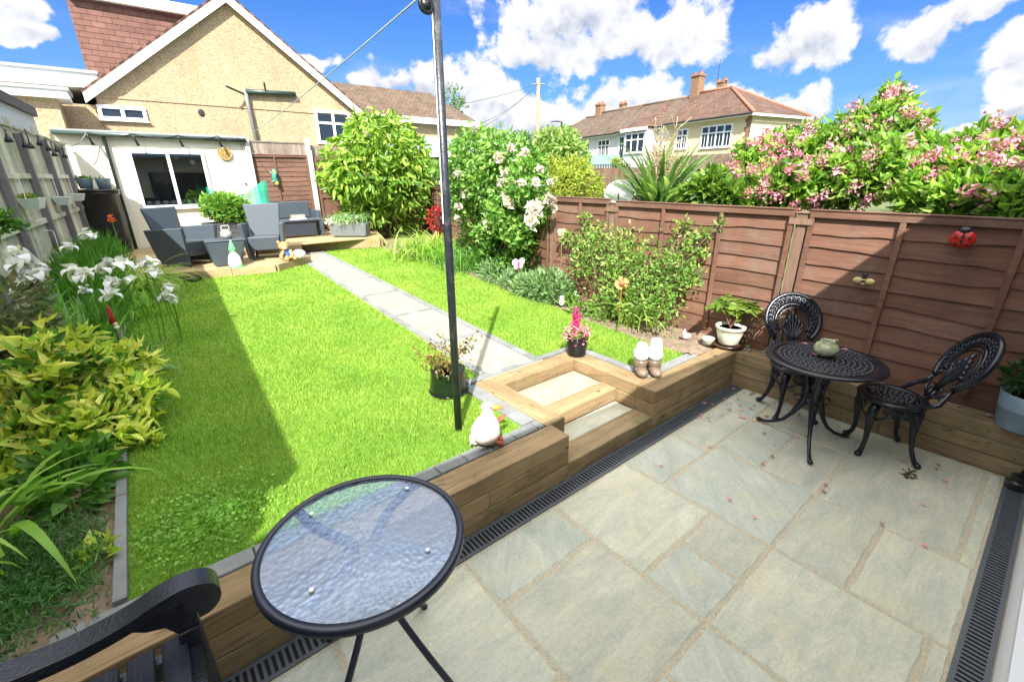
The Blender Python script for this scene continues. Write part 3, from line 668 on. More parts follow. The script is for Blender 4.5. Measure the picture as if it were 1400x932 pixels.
# hut string lights
def cable(pts,sag,n=8):
    out=[]
    for a,b in zip(pts[:-1],pts[1:]):
        a=np.array(a);b=np.array(b)
        for i in range(n): tt=i/n; q=a+(b-a)*tt; q=q.copy(); q[2]-=sag*4*tt*(1-tt); out.append(q)
    out.append(np.array(pts[-1])); return out
hang=[at(118,181,y=Y0-.18),at(181,183,y=Y0-.18),at(243,185,y=Y0-.18),at(297,186,y=Y0-.18),at(325,189,y=Y0-.18)]
t=thing('string_lights',(hang[0][0],Y0-.18,hang[0][2]),'black string lights looped under the gutter of the garden room','string lights','festoon lights')
MB().tube(cable([at(95,200,y=Y0-.3)]+hang,.07),.009,5).build('cable',BLACKP,t)
for q in hang[:4]:
    e_=q+np.array([.06,0,-.27]); l=MB().tube([q,q+np.array([.01,0,-.1]),e_],[.012,.018,.03],7).build('lamp',BLACKP,t,smooth=True)
    MB().ball(e_,.03,seg=8,rings=6).build('bulb',plain('bulb_glass',(.6,.6,.55),.1),l,smooth=True)
tag(MB().tube([at(328,190,y=Y0-.03),at(334,215,y=Y0-.03),at(336,250,y=Y0-.03)],.006,4).tube([at(336,250,y=Y0-.03),at(336,253,y=Y0-.03)],.02,5).build('pull_cord',BLACKP),'thin dark cord hanging at the right end of the cream wall','cord')
# lantern lights on the left fence
lp=[(6,176,.0),(28,180,.0),(34,177,0),(50,184,0),(61,188,0),(68,192,0),(74,195,0),(84,200,0)]
def onl(px,py,b=.1):
    r=ray(px,py); # plane of fence line offset b toward garden
    o=np.array([LX(0),0])+dn[:2]*b; k=(o[0]-CC[0])*dn[0]+(o[1]-CC[1])*dn[1]; return CC+r*k/(r[0]*dn[0]+r[1]*dn[1])
t=thing('string_lights',onl(28,180),'row of dark bell-shaped lamps hanging from the top of the left fence','string lights','festoon lights')
tops=[onl(a,b,.12) for a,b,_ in lp]; MB().tube(cable([onl(-30,150,.12)]+tops+[onl(95,205,.12)],.03),.008,5).build('cable',BLACKP,t)
for i,q in enumerate(tops):
    h=.16+.05*((i*7)%3); b=q-np.array([0,0,h])
    l=MB().tube([q,b],.008,5).lathe([(.012,.10),(.022,.06),(.036,.04),(.045,0),(.0,.012)],12,b).build('lamp',BLACKP,t,smooth=True)
# ================================================================== HANGING TROUGHS ON LEFT FENCE
PALEPOT=plain('pale_enamel',(.55,.60,.58),.4,var=.06)
def trough(px0,px1,py,pyb,lab,plant=None,mat=PALEPOT):
    a=onl(px0,py,.10); b=onl(px1,py+2,.10); hh=max(.13,.72*(onl(px0,py,.1)[2]-onl(px0+3,pyb,.1)[2]))
    c=(a+b)/2; L=abs(b[1]-a[1]); L=min(max(L,.34),.46); t=thing('wall_trough',(c[0],c[1],c[2]-hh),lab,'planter','pots hanging on the left fence')
    m=MB(c-np.array([0,0,hh]),du,dn); w2=.11
    def ring(l,wq,z,th=0): return [(-l/2+th,-wq+th+.02,z),(l/2-th,-wq+th+.02,z),(l/2-th,wq-th+.02,z),(-l/2+th,wq-th+.02,z)]
    vs=ring(L*.82,.07,0)+ring(L,w2,hh)+ring(L,w2,hh,.012)+ring(L*.95,w2*.9,hh-.04,.012)
    fs=[(0,1,2,3)]+[(4*r+k,4*r+(k+1)%4,4*r+4+(k+1)%4,4*r+4+k) for r in range(3) for k in range(4)]+[(12,13,14,15)]
    m.add(vs,fs); m.build('trough',mat,t,bevel=.003)
    MB().tube([c+du*(-L*.4),c+du*(-L*.4)+np.array([0,0,.3]),c+du*(-L*.4)-dn*.12+np.array([0,0,.32])],.006,5).build('hook',WHITEP,t)
    if plant:
        P=c+rng.normal(size=(90,3))*np.array([.05,L*.16,.02]); V,F=leaves(P,rdir(90)+np.array([0,0,1.0]),.06,.025); mk('foliage',V,F,plant,t)
    return t
LFG=leafm('fresh_green_leaves',[(.06,.13,.02),(.12,.24,.03),(.22,.34,.06)])
LFY=leafm('yellow_flowers',[(.08,.18,.02),(.12,.25,.03),(.75,.55,.02)])
trough(26,52,270,293,'pale enamel trough with yellow flowers hooked on the left fence',LFY)
trough(73,92,268,284,'middle pale empty trough hooked on the left fence between two others')
trough(95,109,264,276,'smallest pale trough at the far end of the left fence, beside the water butt')
trough(48,74,386,410,'low pale green trough on the left fence behind the white irises',LFG,plain('green_enamel',(.42,.52,.42),.4))
trough(78,92,340,362,'low pale trough on the left fence below the middle trough',LFG)
# ================================================================== WATER BUTT
wb=thing('water_butt',(-.55,12.15,.37),'black plastic water butt in the corner by the garden room','water butt')
pc=at(135,262,y=12.15); cx=pc[0]
MB().lathe([(.0,0),(.27,0),(.31,.4),(.34,.9),(.33,1.42),(.36,1.44),(.36,1.5),(0,1.5)],28,(cx,12.15,.37)).build('barrel',BLACKP,wb,smooth=True)
MB().lathe([(0,1.502),(.37,1.502),(.375,1.53),(.34,1.55),(0,1.56)],28,(cx,12.15,.37)).build('lid',BLACKP,wb,smooth=True)
for k,(dx,gr) in enumerate(((-.18,True),(.13,False))):
    t=thing('plant_pot',(cx+dx,12.1,1.93),('blue grey pot of bright green seedlings on the left of the water butt lid','empty looking blue grey pot on the right of the water butt lid')[k],'plant pot','pots on the water butt')
    MB().lathe([(0,0),(.11,0),(.14,.2),(.145,.22),(.125,.22),(.11,.16),(0,.16)],20,(cx+dx,12.1,1.93)).build('pot',BLUEPOT,t,smooth=True)
    n_=160 if gr else 12; P=np.array([cx+dx,12.1,2.1])+rng.normal(size=(n_,3))*np.array([.06,.06,.02]); V,F=leaves(P,rdir(n_)*.8+np.array([0,0,1.2]),.08,.04); mk('foliage',V,F,LFG,t)
# ================================================================== DECK
def decking(name,poly,z,label,thick=.13,dirx=True):
    t=thing(name,(np.mean([p[0] for p in poly]),np.mean([p[1] for p in poly]),z-thick),label,'deck','timber decking')
    ys_=[p[1] for p in poly]; y=min(ys_); mb=MB(); n=len(poly)
    def xs(y):
        out=[]
        for i in range(n):
            a,b=poly[i],poly[(i+1)%n]
            if (a[1]-y)*(b[1]-y)<0: out.append(a[0]+(b[0]-a[0])*(y-a[1])/(b[1]-a[1]))
        return sorted(out)
    while y<max(ys_)-.01:
        ya,yb=y+.003,min(y+.137,max(ys_)-.003); A=xs(ya+1e-4);Bx=xs(yb-1e-4)
        if len(A)>=2 and len(Bx)>=2: mb.add([(A[0],ya,z-.025),(A[-1],ya,z-.025),(Bx[-1],yb,z-.025),(Bx[0],yb,z-.025),(A[0],ya,z),(A[-1],ya,z),(Bx[-1],yb,z),(Bx[0],yb,z)],[(0,3,2,1),(4,5,6,7),(0,1,5,4),(1,2,6,5),(2,3,7,6),(3,0,4,7)])
        y+=.14
    mb.build('deck_boards',DECKW,t); 
    MB().prism([(p[0],p[1]) for p in poly],z-thick+.001,z-.026).build('deck_base',DARKIN,t)
    return t
def riser(t,pts,z0,z1,wd=.13):
    for a,b in zip(pts[:-1],pts[1:]):
        a=np.array(a,float);b=np.array(b,float); L=np.linalg.norm(b-a); k=max(1,round(L/.9))
        for i in range(k):
            p=a+(b-a)*i/k;q=a+(b-a)*(i+1)/k; u_=(b-a)/L; sleeper(t,p+u_*.003,q-u_*.003,z0,z1,wd,DECKW,'edge_timber')
low=[(-.85,12.58),(-.6,8.6),(.45,8.32),(1.93,8.02),(2.72,8.7),(2.76,9.6),(2.76,12.58)]
t=decking('timber_deck',low,.51,'lower yellow timber deck step in front of the grey armchairs')
riser(t,[(-.55,8.55),(.45,8.26),(1.93,7.96),(2.76,8.68)],.33,.516)
up=[(.4,12.585),(.4,9.75),(2.9,9.72),(2.95,10.5),(4.85,9.72),(5.35,11.2),(5.35,12.585)]
t=decking('timber_deck',up,.64,'upper timber deck carrying the dark sofa and the plant trough')
riser(t,[(.4,9.7),(2.9,9.68)],.512,.645); riser(t,[(2.92,10.46),(4.88,9.66)],.38,.645); riser(t,[(4.9,9.7),(5.4,11.2)],.38,.645)
# ================================================================== FURNITURE ON THE DECK
def armchair(loc,rz,label,wd=.74,grp='grey rattan armchairs'):
    t=thing('rattan_armchair',loc,label,'armchair',grp,rz)
    # local: front faces -y
    def slab4(pts,th,axis):
        pass
    m=MB(); m.add([(-.27,-.36,.2),(.27,-.36,.2),(.27,.28,.2),(-.27,.28,.2),(-.30,-.39,.48),(.30,-.39,.48),(.28,.30,.46),(-.28,.30,.46)],[(0,3,2,1),(4,5,6,7),(0,1,5,4),(1,2,6,5),(2,3,7,6),(3,0,4,7)])
    m.build('seat',RATT,t,local=True,bevel=.02)
    m=MB(); m.add([(-.26,.24,.3),(.26,.24,.3),(.26,.32,.3),(-.26,.32,.3),(-.36,.40,1.1),(.36,.40,1.1),(.36,.45,1.1),(-.36,.45,1.1)],[(0,3,2,1),(4,5,6,7),(0,1,5,4),(1,2,6,5),(2,3,7,6),(3,0,4,7)])
    m.build('backrest',RATT,t,local=True,bevel=.02)
    for s_ in (-1,1):
        m=MB(); a=[(s_*.285,-.36,.04),(s_*.345,-.38,.04),(s_*.345,.34,.04),(s_*.285,.32,.04),(s_*.33,-.44,.76),(s_*.42,-.46,.76),(s_*.42,.44,.70),(s_*.33,.40,.70)]
        m.add(a,[(0,3,2,1),(4,5,6,7),(0,1,5,4),(1,2,6,5),(2,3,7,6),(3,0,4,7)]); m.build('armrest',RATT,t,local=True,bevel=.02)
    for sx in (-1,1):
        for sy in (-.3,.24): MB().box(sx*.25-.02,sx*.25+.02,sy-.02,sy+.02,0,.21).build('leg',RATD,t,local=True)
    return t
armchair((2.05,9.05,.51),R(-16),'grey rattan armchair right of the tapered side table, facing the lawn')
armchair((.62,9.2,.51),R(38),'grey rattan armchair left of the side table, partly behind the arching grass')
t=thing('side_table',(1.22,8.62,.51),'tapered grey rattan side table between the two armchairs','side table')
m=MB(); m.add([(.98,8.42,.51),(1.44,8.42,.51),(1.44,8.84,.51),(.98,8.84,.51),(.9,8.36,.99),(1.56,8.36,.99),(1.56,8.92,.99),(.9,8.92,.99)],[(0,3,2,1),(4,5,6,7),(0,1,5,4),(1,2,6,5),(2,3,7,6),(3,0,4,7)]); m.build('body',RATT,t,bevel=.03)
MB().box(.89,1.57,8.35,8.93,.991,1.01).build('table_top',RATT,t,bevel=.006)
JG=glassm('jar_glass',(.35,.32,.30),.1)
t=thing('glass_jar',(1.30,8.68,1.01),'small round glass lantern jar on the tapered side table','jar'); MB().lathe([(0,0),(.07,0),(.11,.06),(.1,.13),(.07,.16),(.075,.18)],18,(1.30,8.68,1.01)).build('jar',JG,t,smooth=True); MB().tube([(1.23,8.68,1.19),(1.24,8.68,1.26),(1.36,8.68,1.26),(1.37,8.68,1.19)],.005,5).build('handle',WHITEP,t)
# sofa and table at the rear
t=thing('rattan_sofa',(3.4,12.1,.64),'dark rattan sofa against the rear brown fence','sofa')
MB().box(2.78,4.02,11.75,12.35,.82,1.05).build('seat',RATD,t,bevel=.02); MB().box(2.78,3.95,12.3,12.42,1.051,1.5).build('backrest',RATT,t,bevel=.02)
for x_ in (2.72,4.02): MB().box(x_-.06,x_+.06,11.7,12.4,.66,1.27).build('armrest',RATT,t,bevel=.02)
t=thing('coffee_table',(3.15,11.2,.64),'low dark rattan table in front of the sofa','table')
MB().box(2.45,3.9,10.95,11.4,1.06,1.1).build('table_top',RATT,t,bevel=.006); MB().box(2.5,3.7,11.0,11.36,.7,1.058).build('body',RATD,t)
for x_,y_ in ((3.85,10.99),(3.85,11.36),(2.5,10.98)): MB().box(x_-.035,x_+.035,y_-.035,y_+.035,.64,1.059).build('leg',RATT,t)
t=thing('glass_holder',(3.3,11.15,1.1),'small glass box of tealights on the dark rattan table','candle holder'); MB().box(3.12,3.5,11.08,11.22,1.1,1.12).build('tray',WHITEP,t); MB().box(3.14,3.48,11.09,11.21,1.121,1.22).build('glass',JG,t)
# planter box with shrub and net
BOX=plain('charcoal_plastic',(.05,.055,.06),.6)
t=thing('planter_box',(1.75,11.2,.64),'charcoal planter box of bright leafy plants behind the armchairs','planter')
m=MB()
for k in range(4): m.box(1.2,2.3,10.9,10.93,.66+k*.12,.77+k*.12)
m.box(1.2,2.3,11.45,11.48,.66,1.13); m.box(1.17,1.199,10.9,11.48,.66,1.13); m.box(2.301,2.33,10.9,11.48,.66,1.13); m.box(1.2,2.3,10.94,11.44,.9,1.08)
m.build('box',BOX,t)
P,D=blob(3400,lobes_in((1.72,11.15,1.45),(.68,.4,.42),9,.5,3)); V,F=leaves(P,D+rdir(len(P))*.6+np.array([0,0,.2]),.10,.05); mk('foliage',V,F,leafm('bright_leaves',[(.07,.17,.03),(.14,.30,.05),(.25,.42,.08)]),t)
nm,nn_=newmat('green_net'); ck=nn_.n('ShaderNodeTexCoord').outputs['Object']
wv=nn_.n('ShaderNodeTexBrick',{'Vector':nn_.n('ShaderNodeCombineXYZ',{0:nn_.n('ShaderNodeSeparateXYZ',{0:ck}).outputs[0],1:nn_.n('ShaderNodeSeparateXYZ',{0:ck}).outputs[2],2:0.0}).outputs[0],'Scale':1.0,'Mortar Size':.006,'Brick Width':.022,'Row Height':.022},offset=0.0).outputs['Fac']
fin(nn_,nn_.n('ShaderNodeMixShader',{0:nn_.m('MULTIPLY_ADD',wv,.6,.28),1:nn_.n('ShaderNodeBsdfTransparent').outputs[0],2:bsdf(nn_,(.02,.42,.28),.5).outputs[0]}).outputs[0])
V=[];F=[];nx,nz=24,10
for j in range(nz+1):
    for i in range(nx+1):
        u_=i/nx; v_=j/nz; top=1.95-.28*math.sin(math.pi*min(1,u_*1.1))+ .12*u_; x_=1.45+1.6*u_; V.append((x_-.25*u_,11.58+.05*math.sin(u_*19)+.04*math.sin(v_*7+u_*5),1.0+(top-1.0)*v_))
for j in range(nz):
    for i in range(nx): k=j*(nx+1)+i; F.append((k,k+1,k+nx+2,k+nx+1))
tag(mk('garden_net',V,F,nm,smooth=True,fix=False),'green netting draped behind the leafy planter box','netting')
# plant trough right of path
t=thing('planter_trough',(4.5,10.25,.64),'dark grey trough of drooping grass on the corner of the upper deck','planter')
a=np.array([4.0,10.62,.64]); b=np.array([4.72,9.98,.64]); u_=unit(b-a); n_=np.array([-u_[1],u_[0],0])*-1
m=MB((a+b)/2,u_,n_); L_=.98
m.add([(-L_*.46,-.16,.03),(L_*.46,-.16,.03),(L_*.46,.16,.03),(-L_*.46,.16,.03),(-L_*.52,-.2,.36),(L_*.52,-.2,.36),(L_*.52,.2,.36),(-L_*.52,.2,.36)],[(0,3,2,1),(4,5,6,7),(0,1,5,4),(1,2,6,5),(2,3,7,6),(3,0,4,7)]); m.build('trough',plain('slate_grey',(.13,.15,.16),.6,var=.2,scale=12),t,bevel=.01)
n=420; pb=(a+b)/2+np.array([0,0,.35])+u_*(rng.random((n,1))-.5)*.8+n_*(rng.random((n,1))-.5)*.25
V,F=straps(pb,rng.random(n)*6.28,.2+rng.random(n)*.5,.35+rng.random(n)*.3,.014,1.5+rng.random(n)*1.3); mk('foliage',V,F,leafm('blue_green_grass',[(.08,.2,.06),(.2,.36,.14),(.3,.46,.2)]),t)
V,F=leaves(pb[:160]+rng.normal(size=(160,3))*.05+np.array([-.15,0,.08]),rdir(160),.07,.06); mk('flower',V,F,leafm('white_small_flowers',[(.6,.65,.6),(.8,.8,.8)]),t)
# ornaments
def figure(name,loc,label,cat,parts,grp=None):
    t=thing(name,loc,label,cat,grp)
    for nm_,fn,mt in parts:
        m=MB(); fn(m); m.build(nm_,mt,t,smooth=True,local=True)
    return t
GW=plain('gnome_white',(.8,.8,.8),.5); GG=plain('gnome_green',(.10,.42,.16),.5); RED=plain('gloss_red',(.42,.008,.006),.25); SKIN=plain('painted_skin',(.65,.4,.28),.5)
figure('garden_gnome',(1.28,8.17,.51),'small white garden gnome with a green pointed hat before the side table','gnome',[
 ('body',lambda m:m.lathe([(0,0),(.1,0),(.12,.08),(.1,.2),(.06,.28),(0,.3)],16),GW),
 ('hat',lambda m:m.lathe([(.075,.30),(.06,.37),(.02,.5),(0,.54)],14,(0,0,0)),GG),
 ('beard',lambda m:m.ball((0,-.07,.24),.05,.035,.08,10,8),GW),('nose',lambda m:m.ball((0,-.1,.31),.018,seg=8,rings=6),SKIN),
 ('base',lambda m:m.lathe([(0,0),(.14,0),(.14,.025),(.1,.03)],16),GG)])
BEAR=plain('bear_brown',(.42,.24,.10),.8,bump=.6); BBL=plain('blue_cloth',(.03,.13,.5),.7); MUZ=plain('bear_tan',(.6,.42,.22),.8)
def bear(m):
    m.ball((0,0,.30),.105,.09,.09); m.ball((-.085,.0,.385),.035,.02,.035); m.ball((.085,0,.385),.035,.02,.035)
figure('bear_ornament',(2.22,8.33,.51),'brown teddy bear ornament in blue clothes lying on the lower deck corner','ornament',[
 ('head',bear,BEAR),('muzzle',lambda m:(m.ball((0,-.085,.27),.05,.035,.038),m.ball((0,-.12,.285),.014,.01,.01)),MUZ),
 ('body',lambda m:(m.ball((.05,.02,.14),.1,.09,.12),),BBL),
 ('arm',lambda m:(m.tube([(-.02,-.03,.2),(-.1,-.1,.12),(-.09,-.13,.05)],[.04,.035,.04],10)),BEAR),('arm',lambda m:(m.tube([(.1,-.03,.2),(.12,-.1,.12),(.06,-.14,.06)],[.04,.035,.04],10)),BEAR),
 ('leg',lambda m:m.tube([(.02,-.02,.08),(.0,-.12,.05),(-.02,-.18,.05)],[.05,.045,.05],10),BEAR),('leg',lambda m:m.tube([(.1,0,.08),(.15,-.1,.05),(.16,-.16,.06)],[.05,.045,.05],10),BEAR),
 ('bundle',lambda m:m.ball((.28,.02,.1),.14,.1,.1),plain('grey_white_cloth',(.6,.6,.62),.8))])
p=at(375,243,y=12.58)
figure('fence_ornament',(p[0],12.55,p[2]-.2),'tall green and yellow gecko shaped ornament on the rear brown fence','ornament',[
 ('body',lambda m:m.tube([(0,0,.42),(.03,-.02,.33),(-.02,-.03,.22),(.04,-.02,.1),(.0,0,-.05)],[.03,.05,.06,.045,.008],10),plain('orn_green',(.05,.35,.25),.3)),
 ('belly',lambda m:(m.ball((.03,-.05,.05),.045,.03,.05),m.ball((-.0,-.05,.34),.03,.03,.045)),plain('orn_yellow',(.7,.5,.05),.3)),
 ('leg',lambda m:(m.tube([(-.09,0,.36),(-.03,-.02,.3),(.09,0,.33)],.014,6),m.tube([(-.1,0,.08),(0,-.02,.14),(.1,0,.1)],.014,6)),plain('orn_green2',(.1,.5,.35),.3))])
# ================================================================== WASHING LINE POLE
PAINT=plain('black_pole_paint',(.018,.022,.03),.35,var=.3,scale=30,dirt=(.12,.13,.14),bump=.2)
pb=at(627,587,z=G); t=thing('washing_line_pole',pb,'tall black metal washing line pole standing in the lawn','pole')
MB().tube([pb-np.array([0,0,.1]),pb+np.array([0,0,3.1])],.027,16).build('pole',PAINT,t,smooth=True)
pt=pb+np.array([0,0,2.62]); lf_=at(578,12,y=pb[1]+.02)
w0=MB(); wh=pb+np.array([-.07,-.02,2.63])
vs=[wh+np.array([.035*math.cos(a),0,.035*math.sin(a)]) for a in np.linspace(0,6.283,17)[:-1]]
w0.tube(vs,.012,8,closed=True); w0.tube([wh+np.array([0,-.012,0]),wh+np.array([0,.012,0])],.028,12); w0.tube([wh,wh+np.array([.02,0,.05]),wh+np.array([.05,0,.09])],.008,6); w0.build('pulley',BLACKP,t,smooth=True)
MB().tube([pb+np.array([-.034,-.02,2.62]),pb+np.array([-.036,-.012,1.5])],.0035,5).build('cord',WHITEP,t)
MB().tube([pb+np.array([-.03,0,1.45]),pb+np.array([-.05,0,1.47]),pb+np.array([-.05,0,1.53]),pb+np.array([-.03,0,1.55])],.006,6).build('cleat',BLACKP,t)
e=at(330,190,y=12.5); a=wh+np.array([-.03,0,.03]); LINE=plain('grey_line',(.30,.36,.36),.5)
tag(MB().tube(cable([a,e],.06,24),.0055,5).build('washing_line',LINE),'pale green washing line from the black pole to the garden room','washing line')
# ================================================================== GLASS BISTRO TABLE (foreground)
NAVY=plain('navy_black_metal',(.012,.016,.035),.3)
gx,gy,gz,gr_=.415,-.445,.80,.392
t=thing('glass_table',(gx,gy,0),'round patterned glass table with a dark rim in the foreground','table')
m=MB(); K=72; prof=[(gr_-.024,gz+.004),(gr_-.003,gz+.006),(gr_+.005,gz-.002),(gr_+.005,gz-.026),(gr_-.002,gz-.034),(gr_-.006,gz-.012),(gr_-.024,gz-.010)]
vs=[(gx+r*math.cos(2*math.pi*k/K),gy+r*math.sin(2*math.pi*k/K),z) for r,z in prof for k in range(K)]; n=len(prof)
m.add(vs,[(i*K+k,i*K+(k+1)%K,((i+1)%n)*K+(k+1)%K,((i+1)%n)*K+k) for i in range(n) for k in range(K)]); m.build('rim',NAVY,t,smooth=True)
tgm,tn=newmat('patterned_glass'); ck=tn.n('ShaderNodeTexCoord').outputs['Object']
vo=tn.n('ShaderNodeTexVoronoi',{'Vector':ck,'Scale':44.0,'Randomness':.75,'Smoothness':.35},feature='SMOOTH_F1').outputs['Distance']
v2=tn.n('ShaderNodeTexNoise',{'Vector':ck,'Scale':38.0,'Detail':2.0}).outputs[0]
bp=tn.n('ShaderNodeBump',{'Height':tn.m('ADD',tn.m('MULTIPLY',vo,1.0),tn.m('MULTIPLY',v2,.15)),'Strength':.15,'Distance':.008}).outputs[0]
gl=tn.n('ShaderNodeBsdfGlass',{'Color':(.80,.90,1,1),'Roughness':.03,'IOR':1.12,'Normal':bp}); gs=tn.n('ShaderNodeBsdfGlossy',{'Color':(.85,.9,1,1),'Roughness':.14,'Normal':bp})
fr=tn.n('ShaderNodeFresnel',{'IOR':1.5,'Normal':bp}).outputs[0]
tr=tn.n('ShaderNodeBsdfTransparent',{0:(.84,.91,1,1)})
g1=tn.n('ShaderNodeMixShader',{0:.93,1:gl.outputs[0],2:tr.outputs[0]}).outputs[0]
fin(tn,tn.n('ShaderNodeMixShader',{0:tn.m('ADD',tn.m('MULTIPLY',fr,.34),.035,clamp=True),1:g1,2:gs.outputs[0]}).outputs[0])
MB().lathe([(0,gz-.006),(gr_-.025,gz-.006),(gr_-.025,gz),(0,gz)],72,(gx,gy,0)).build('glass_top',tgm,t)
for k,(px,py) in enumerate(((427,707),(557,672),(585,757),(427,812))):
    b=at(px,py,z=gz-.02); d=unit(np.array([b[0]-gx,b[1]-gy,0])); rim=np.array([gx,gy,0])+d*(gr_-.01); sd=np.array([-d[1],d[0],0])
    pts=[]
    for q in np.linspace(0,1,9): r_=gr_-.01-(gr_-.07)*q; pts.append(np.array([gx,gy,gz-.030-.03*q**2])+d*r_+sd*.025*math.sin(q*3.14))
    for q in np.linspace(.12,1,9): r_=.055+.30*max(0,(q-.35)/.65)**1.2; pts.append(np.array([gx,gy,(gz-.06)*(1-q)+.012])+d*r_+sd*(.02-.02*q))
    m=MB().tube(pts,[.023]*9+[.0145]*9,10); m.build('leg',NAVY,t,smooth=True); MB().tube([pts[-1]-np.array([0,0,.0]),pts[-1]-np.array([0,0,.012])],.017,10).build('leg_cap',BLACKP,t)
    MB().lathe([(0,0),(.010,0),(.008,.004),(0,.005)],12,(b[0],b[1],gz)).build('bolt',WHITE,t,smooth=True)
# ================================================================== CAST IRON SET
IRON,inn=newmat('black_cast_iron'); ck=inn.n('ShaderNodeTexCoord').outputs['Object']; nz_=inn.n('ShaderNodeTexNoise',{'Vector':ck,'Scale':130.0,'Detail':4.0}).outputs[0]
b_=bsdf(inn,inn.ramp(nz_,[(.3,(.004,.006,.012)),(.7,(.010,.014,.024))]),.22,Specular_IOR_Level=.5); bp=inn.n('ShaderNodeBump',{'Height':nz_,'Strength':.3,'Distance':.003}); inn.nt.links.new(bp.outputs[0],b_.inputs['Normal']); fin(inn,b_.outputs[0])
def ringp(c,r,nn=12,ax=0,ay=1,e=1.0):
    out=[]
    for k in range(nn):
        a=2*math.pi*k/nn; q=np.array(c,float); q[ax]+=r*math.cos(a); q[ay]+=r*e*math.sin(a); out.append(q)
    return out
def scroll(c,r,a0,turns=1.2,sgn=1,ax=0,ay=2,n=12,rm=.2):
    out=[]
    for k in range(n):
        t_=k/(n-1); a=a0+sgn*t_*turns*2*math.pi; rr=r*(1-(1-rm)*t_); q=np.array(c,float); q[ax]+=rr*math.cos(a); q[ay]+=rr*math.sin(a); out.append(q)
    return out
def lace(m,r0,r1,z,seed=1,cell=.034,th=.0048):
    """pierced cast lace: rosettes and curls filling a ring"""
    g=random.Random(seed); r=r0+cell/2
    while r<r1-cell*.3:
        n=max(5,int(2*math.pi*r/cell))
        for k in range(n):
            a=2*math.pi*(k+.5*(int(r/cell)%2))/n; c=(r*math.cos(a),r*math.sin(a),z)
            if (k+int(r/cell))%2: m.tube(ringp(c,cell*.40,9),th,5,closed=True)
            else: m.tube(scroll(c,cell*.46,a+g.random()*.6,1.3,1 if k%4<2 else -1,0,1,10,.25),th*1.05,5)
            m.ball(c,.0065,.0065,.004,6,4)
        m.tube([(( r+cell/2)*math.cos(q),(r+cell/2)*math.sin(q),z) for q in np.linspace(0,6.2832,41)[:-1]],th*.7,4,closed=True)
        r+=cell
tc_=(4.03,-.925); th_=.755
t=thing('bistro_table',(tc_[0],tc_[1],0),'round black cast iron table with a pierced lace top by the brown fence','table',rz=.4)
m=MB(); K=64; prof=[(.345,th_),(.35,th_+.006),(.40,th_+.006),(.418,th_+.001),(.422,th_-.012),(.41,th_-.02),(.40,th_-.008),(.345,th_-.006)]
m.add([(r*math.cos(2*math.pi*k/K),r*math.sin(2*math.pi*k/K),z) for r,z in prof for k in range(K)],[(i*K+k,i*K+(k+1)%K,((i+1)%8)*K+(k+1)%K,((i+1)%8)*K+k) for i in range(8) for k in range(K)]); m.build('rim',IRON,t,smooth=True,local=True)
m=MB(); lace(m,.0,.35,th_,3,.037,.0062); m.build('lace_top',IRON,t,smooth=True,local=True)
for k in range(3):
    a=2*math.pi*k/3+math.atan2(.38,.03)-.4; d=np.array([math.cos(a),math.sin(a),0])
    prof=[(.30,.735),(.24,.70),(.15,.66),(.085,.58),(.06,.48),(.055,.40),(.075,.32),(.10,.27),(.13,.20),(.19,.11),(.27,.05),(.34,.022),(.385,.018)]
    m=MB().tube([d*r+np.array([0,0,z]) for r,z in prof],[.012,.016,.02,.022,.026,.026,.03,.026,.018,.015,.014,.014,.018],10)
    sd=np.array([-d[1],d[0],0]); m.ball(d*.39+np.array([0,0,.02]),.022,.022,.018,10,6)
    for zc,rc,rr in ((.60,.14,.035),(.36,.12,.03),(.67,.22,.03)): m.tube([d*(rc+rr*math.cos(q))+np.array([0,0,zc+rr*math.sin(q)]) for q in np.linspace(0,5.2,12)],.007,6)
    m.build('leg',IRON,t,smooth=True,local=True)
m=MB().lathe([(0,.33),(.05,.34),(.055,.42),(.03,.46),(.05,.5),(.03,.56),(.07,.66),(.1,.735),(0,.74)],16); m.build('column',IRON,t,smooth=True,local=True)
